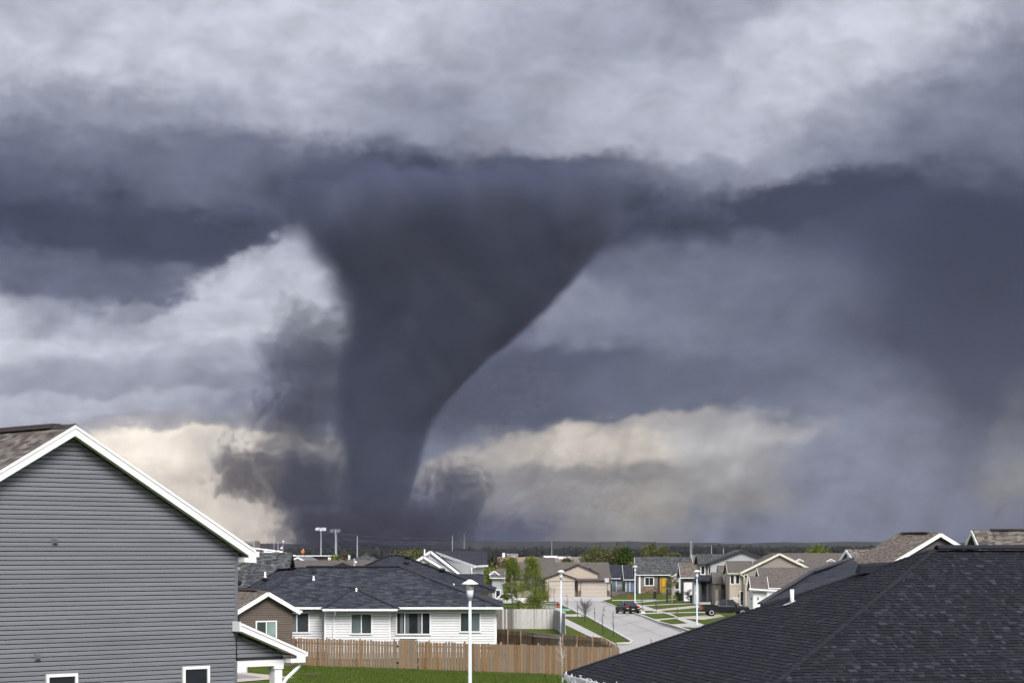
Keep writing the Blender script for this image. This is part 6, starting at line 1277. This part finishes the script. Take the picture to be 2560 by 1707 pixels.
# ------------------------------------------------------------------ school, floodlights, masts, far sheds
def school():
    Y = 900; root = thing('school_building', 'long low brick school with white sloping roof and a tan tower', 'building', (X(700, Y), Y, -3)); brick = paint('far_brick', (.075, .05, .05, 1), .9, .2, .5); tanw = paint('far_tan', (.26, .23, .21, 1), .8, .05); V = lambda px, py, y=Y: P(px, py, y)
    def slabw(name, a, b, top_a, top_b, bot, y, dep, m): A, B = X(a, y), X(b, y); zb = Z(bot, y); return MB().hexa([(A, y, zb), (B, y, zb), (B, y + dep, zb), (A, y + dep, zb)], [(A, y, Z(top_a, y)), (B, y, Z(top_b, y)), (B, y + dep, Z(top_b, y)), (A, y + dep, Z(top_a, y))]).build(name, m, root)
    slabw('brick_wing', 560, 824, 1390.2, 1390.2, 1412, 880, 40, brick); slabw('wing_coping', 600, 824.5, 1388.4, 1388.4, 1390, 879, 42, white_trim); slabw('tower', 595, 637, 1352, 1352, 1395, 960, 20, tanw); slabw('hall_wall', 600, 705, 1378, 1380, 1392, 920, 20, tanw); slabw('gym_wall', 620, 735, 1376.5, 1389, 1392, 905, 10, tanw)
    for a, pa, b, pb, y in ((615, 1366.5, 706, 1378.0, 915), (660, 1377.5, 742, 1388.5, 900)): roof_mesh('white_roof', [[P(a, pa, y), P(b, pb, y), P(b, pb - .6, y + 40), P(a - 8, pa - 1.2, y + 40)]], white_trim, root, .5); MB().bar(P(a, pa + .6, y - .5), P(b, pb + .6, y - .5), .3, .55).build('roof_fascia', white_trim, root)
    for px in (618.5, 622.5, 628.5): slabw('tower_window', px, px + 2.2, 1357.5, 1357.5, 1364.5, 959.6, .3, dark_trim)
    for px in (647.8, 661.8): slabw('window', px, px + 4.2, 1382.6, 1382.6, 1387.2, 904.6, .3, pane_dark)
    slabw('cream_panel', 716, 728, 1394, 1394, 1397, 879.5, .3, paint('sign_cream', (.6, .48, .3, 1), .6))  # plain cream panel set on the brick wing
school()
steel = paint('galvanised', (.40, .42, .47, 1), .5, .05)
def mast(label, px, Y, top, base_py=1392, r=.28, cat='pole', name='utility_pole', arm=False, group='far utility poles', m=None):
    b = P(px, base_py, Y); t = P(px, top, Y); root = thing(name, label, cat, b, group); MB().tube([b, t], [r, r * .55], 8).build('pole', m or steel, root)
    if arm:
        for k in (0, 1): MB().bar(t + Vector((-1.6, 0, -1 - 1.6 * k)), t + Vector((1.6, 0, -1 - 1.6 * k)), .16).build('crossarm', m or steel, root)
    return root, b, t
bulb = paint('flood_glass', (.7, .72, .75, 1), .2, .05); nt = bulb.node_tree.nodes['Principled BSDF']; nt.inputs['Emission Color'].default_value = (1, 1, 1, 1); nt.inputs['Emission Strength'].default_value = .35  # faint emission stands in for bright reflections off the lamp glass
for lab, px, top, w, flood_m, rows in (('stadium floodlight mast with bright lamp rows, left of the pair', 802.3, 1318.5, 27, bulb, 3), ('stadium floodlight mast with dim lamp rows, right of the pair', 838.5, 1322.5, 25, steel, 3)):
    root, b, t = mast(lab, px, 1150, top, 1394, .36, 'floodlight', 'floodlight_mast', group='stadium floodlight masts'); s = 1150 / FP
    for r in range(rows):
        MB().bar(t + Vector((-w / 2 * s, 0, -.2 - r * .62)), t + Vector((w / 2 * s, 0, -.2 - r * .62)), .1).build('lamp_bar', steel, root)
        for k in range(9):
            if (k + r) % 7 == 4: continue
            q = t + Vector((-w / 2 * s + (k + .4) * w / 9 * s, -.2, -.2 - r * .62)); MB().ell(q, .2, .12, .22, 8, 5).build('flood_lamp', flood_m, root)
mast('plain grey mast right of the floodlights', 893, 1150, 1339, 1392, .33); mast('second pole close behind the dim floodlight mast', 841.5, 1350, 1335, 1394, .3)
for px, top, lab, Y, base in ((1131, 1338, 'thin tall pole above the white two-gable house, left', 1100, 1392), (1160.5, 1333, 'thin tall pole above the white two-gable house, right', 1500, 1392), (1379.5, 1352, 'grey pole above the beige ranch roof', 900, 1394), (685, 1339, 'dark pole above the school roof', 1300, 1390), (695, 1353, 'small lamp pole left of the flag', 930, 1384), (1726, 1353, 'paired steel pole right of the grove, left', 1000, 1394), (1729.5, 1353, 'paired steel pole right of the grove, right', 1000, 1394), (1778.5, 1361.5, 'single steel pole right of the grove', 900, 1394), (1808.5, 1369, 'short steel pole beside the pale grey gable', 800, 1394)):
    mast(lab, px, Y, top, base, .16 if Y < 1000 else .2)
for i, (px, top) in enumerate(((1456, 1361), (1466, 1360), (1477, 1358), (1488, 1355), (1503, 1351), (1522, 1352), (1545, 1352), (1568, 1350), (1577, 1350))): mast('hill transmission pole number %s from the left above the grove' % ('one two three four five six seven eight nine'.split()[i]), px, 2600, top, 1385, .35, arm=True, group='transmission poles on the hill', m=paint('pole_dark', (.05, .05, .06, 1), .8) if i == 0 else MATS['pole_dark'])
wm_ = paint('wire', (.2, .2, .23, 1), .6)
for i, (a, b) in enumerate((((820, 1330), (1131, 1344)), ((841, 1345), (1160, 1352)), ((893, 1352), (1131, 1356)))):
    A, B = P(*a, 1250), P(*b, 1250); o = MB().tube([A + (B - A) * (k / 10) + Vector((0, 0, -3.0 * 4 * (k / 10) * (1 - k / 10) * .5)) for k in range(11)], [.05] * 11, 4).build('power_line', wm_); tag(o, ('top', 'middle', 'lowest')[i] + ' faint power line strung across the foot of the tornado', 'power line')
def flag():
    Y = 930; b, t = P(707, 1384, Y), P(708, 1354, Y); root = thing('flagpole', 'flagpole flying a striped flag over the school roof', 'flagpole', b); MB().tube([b, t], [.12, .08], 8).build('pole', steel, root); MB().ell(t + Vector((0, 0, .2)), .35, .35, .35, 8, 6).build('finial', white_trim, root)
    s = Y / FP; z1, z0 = Z(1365, Y), Z(1371.5, Y); x0, x1 = X(699.5, Y), X(707, Y); n = 7
    wv = lambda u: .35 * math.sin(u * 7)
    for k in range(n):
        za, zb = z1 - (z1 - z0) * k / n, z1 - (z1 - z0) * (k + 1) / n; v, f = [], []
        for j in range(7): u = j / 6; x = x1 + (x0 - x1) * u; v += [(x, Y - .3 + wv(u), za - .25 * u), (x, Y - .3 + wv(u), zb - .25 * u)]
        for j in range(6): f.append((2 * j, 2 * j + 1, 2 * j + 3, 2 * j + 2))
        mk('stripe', v, f, paint('flag_red', (.42, .10, .20, 1), .7) if k == 0 else MATS['flag_red'] if k % 2 == 0 else white_trim, root)
    v = [(x0 + .55, Y - .75, z1 - .2), (x0, Y - .75, z1 - .24), (x0, Y - .75, (z0 + z1) / 2 - .2), (x0 + .55, Y - .75, (z0 + z1) / 2 - .15)]; mk('canton', v, [(0, 1, 2, 3)], paint('flag_blue', (.06, .06, .22, 1), .7), root)
flag()
def orange():
    Y = 880; b = P(757.5, 1392, Y); c = P(756.5, 1378, Y); root = thing('sign', 'orange disc sign on a thin pole above the school wing', 'sign', b); MB().tube([b, c], [.09, .07], 6).build('pole', steel, root); MB().tube([c + Vector((0, .1, 0)), c + Vector((.1, -.15, 0))], [.72, .72], 20).build('disc', paint('sign_orange', (.62, .16, .02, 1), .5), root); MB().ell(P(758.5, 1372.8, Y), .22, .2, .3).build('lamp', white_trim, root)
orange()
for px, lab in ((732.5, 'dark lamp post left of the orange disc sign'), (762.5, 'dark lamp post right of the orange disc sign'), (740.5, 'short dark lamp post in front of the brick school wing')):
    root, b, t = mast(lab, px, 860, 1372 if px != 740.5 else 1386, 1396, .1, 'lamp post', 'lamp_post', group='dark lamp posts by the school', m=black_plastic); MB().bar(t + Vector((-.5, 0, 0)), t + Vector((.5, 0, 0)), .3, .2).build('lamp_head', black_plastic, root)
def shed():
    Y = 760; root = thing('warehouse', 'low tan warehouse with white rooftop units beyond the young trees', 'building', (X(1290, Y), Y, -3)); tanw = MATS['far_tan']
    for n_, a, b, tp, bt, y, m in (('wall', 1244, 1365, 1392.5, 1412, Y, paint('peach_wall', (.36, .27, .22, 1), .8)), ('door', 1284, 1290.5, 1396, 1403.5, Y - .3, white_trim), ('rooftop_unit', 1256, 1262.5, 1381.5, 1392.4, Y + 6, white_trim), ('rooftop_unit', 1277, 1289.5, 1389, 1392.4, Y + 5, white_trim), ('wall', 1375, 1500, 1391.5, 1412, Y + 40, tanw)):
        A, B = X(a, y), X(b, y); MB().box(A, B, y, y + (15 if n_ == 'wall' else 1.5), Z(bt, y), Z(tp, y)).build(n_, m, root)
    fr_ = MB()
    for k in range(11): fr_.bar(P(1268 + 2.6 * k, 1392.4, Y + 8), P(1268 + 2.6 * k, 1384, Y + 8), .16)
    fr_.bar(P(1266, 1384.5, Y + 8), P(1296, 1384.5, Y + 8), .2).bar(P(1266, 1388, Y + 8), P(1296, 1388, Y + 8), .16); fr_.build('roof_railing', steel, root)
    for px, tp, bt, lab in ((1376, 1388, 1395, 'white dome roofed shed beyond the beige ranch house'), (1412, 1391, 1397, 'small pale shed beside the dome roofed shed')):
        p = P(px, bt, 700); w = 3.3 if px < 1400 else 3; o = MB().tube([p + Vector((-w * .7, 0, .3)), p + Vector((w * .7, 0, .3))], [.55, .55], 14).build('shed', white_trim); tag(o, lab, 'shed')
shed()
def sheds2():
    p = P(823, 1401, 640); root = thing('white_tank', 'small white storage tank below the floodlight poles', 'tank', p)
    for px in (821.5, 825.5): MB().lathe(P(px, 1401, 640), [(.22, 0), (.24, .9), (.1, 1.0)], 10).build('tank', white_trim, root, True)
    for px, lab in ((871.5, 'left of two slim white silos beyond the taupe roofs'), (874.5, 'right of two slim white silos beyond the taupe roofs')): o = MB().lathe(P(px, 1399, 640), [(.14, -2), (.14, 1.3), (.05, 1.45)], 8).build('silo', white_trim, None, True); tag(o, lab, 'silo', 'slim white silos')
sheds2()
rn = random.Random(8)
for i in range(1): pass
# ------------------------------------------------------------------ air
def haze_box():
    m, t, out = vol_mat('haze_air')
    pv = t.n('VolumePrincipled'); pv.inputs['Color'].default_value = (0.36, 0.38, 0.47, 1); pv.inputs['Density'].default_value = 0.00003
    t.t.links.new(pv.outputs[0], out.inputs['Volume'])
    o = MB().box(-4500, 4500, -200, 8600, -40, 700).build('haze', m)
    tag(o, 'thin storm haze greying the far hills and trees', 'haze', kind='stuff')
haze_box()
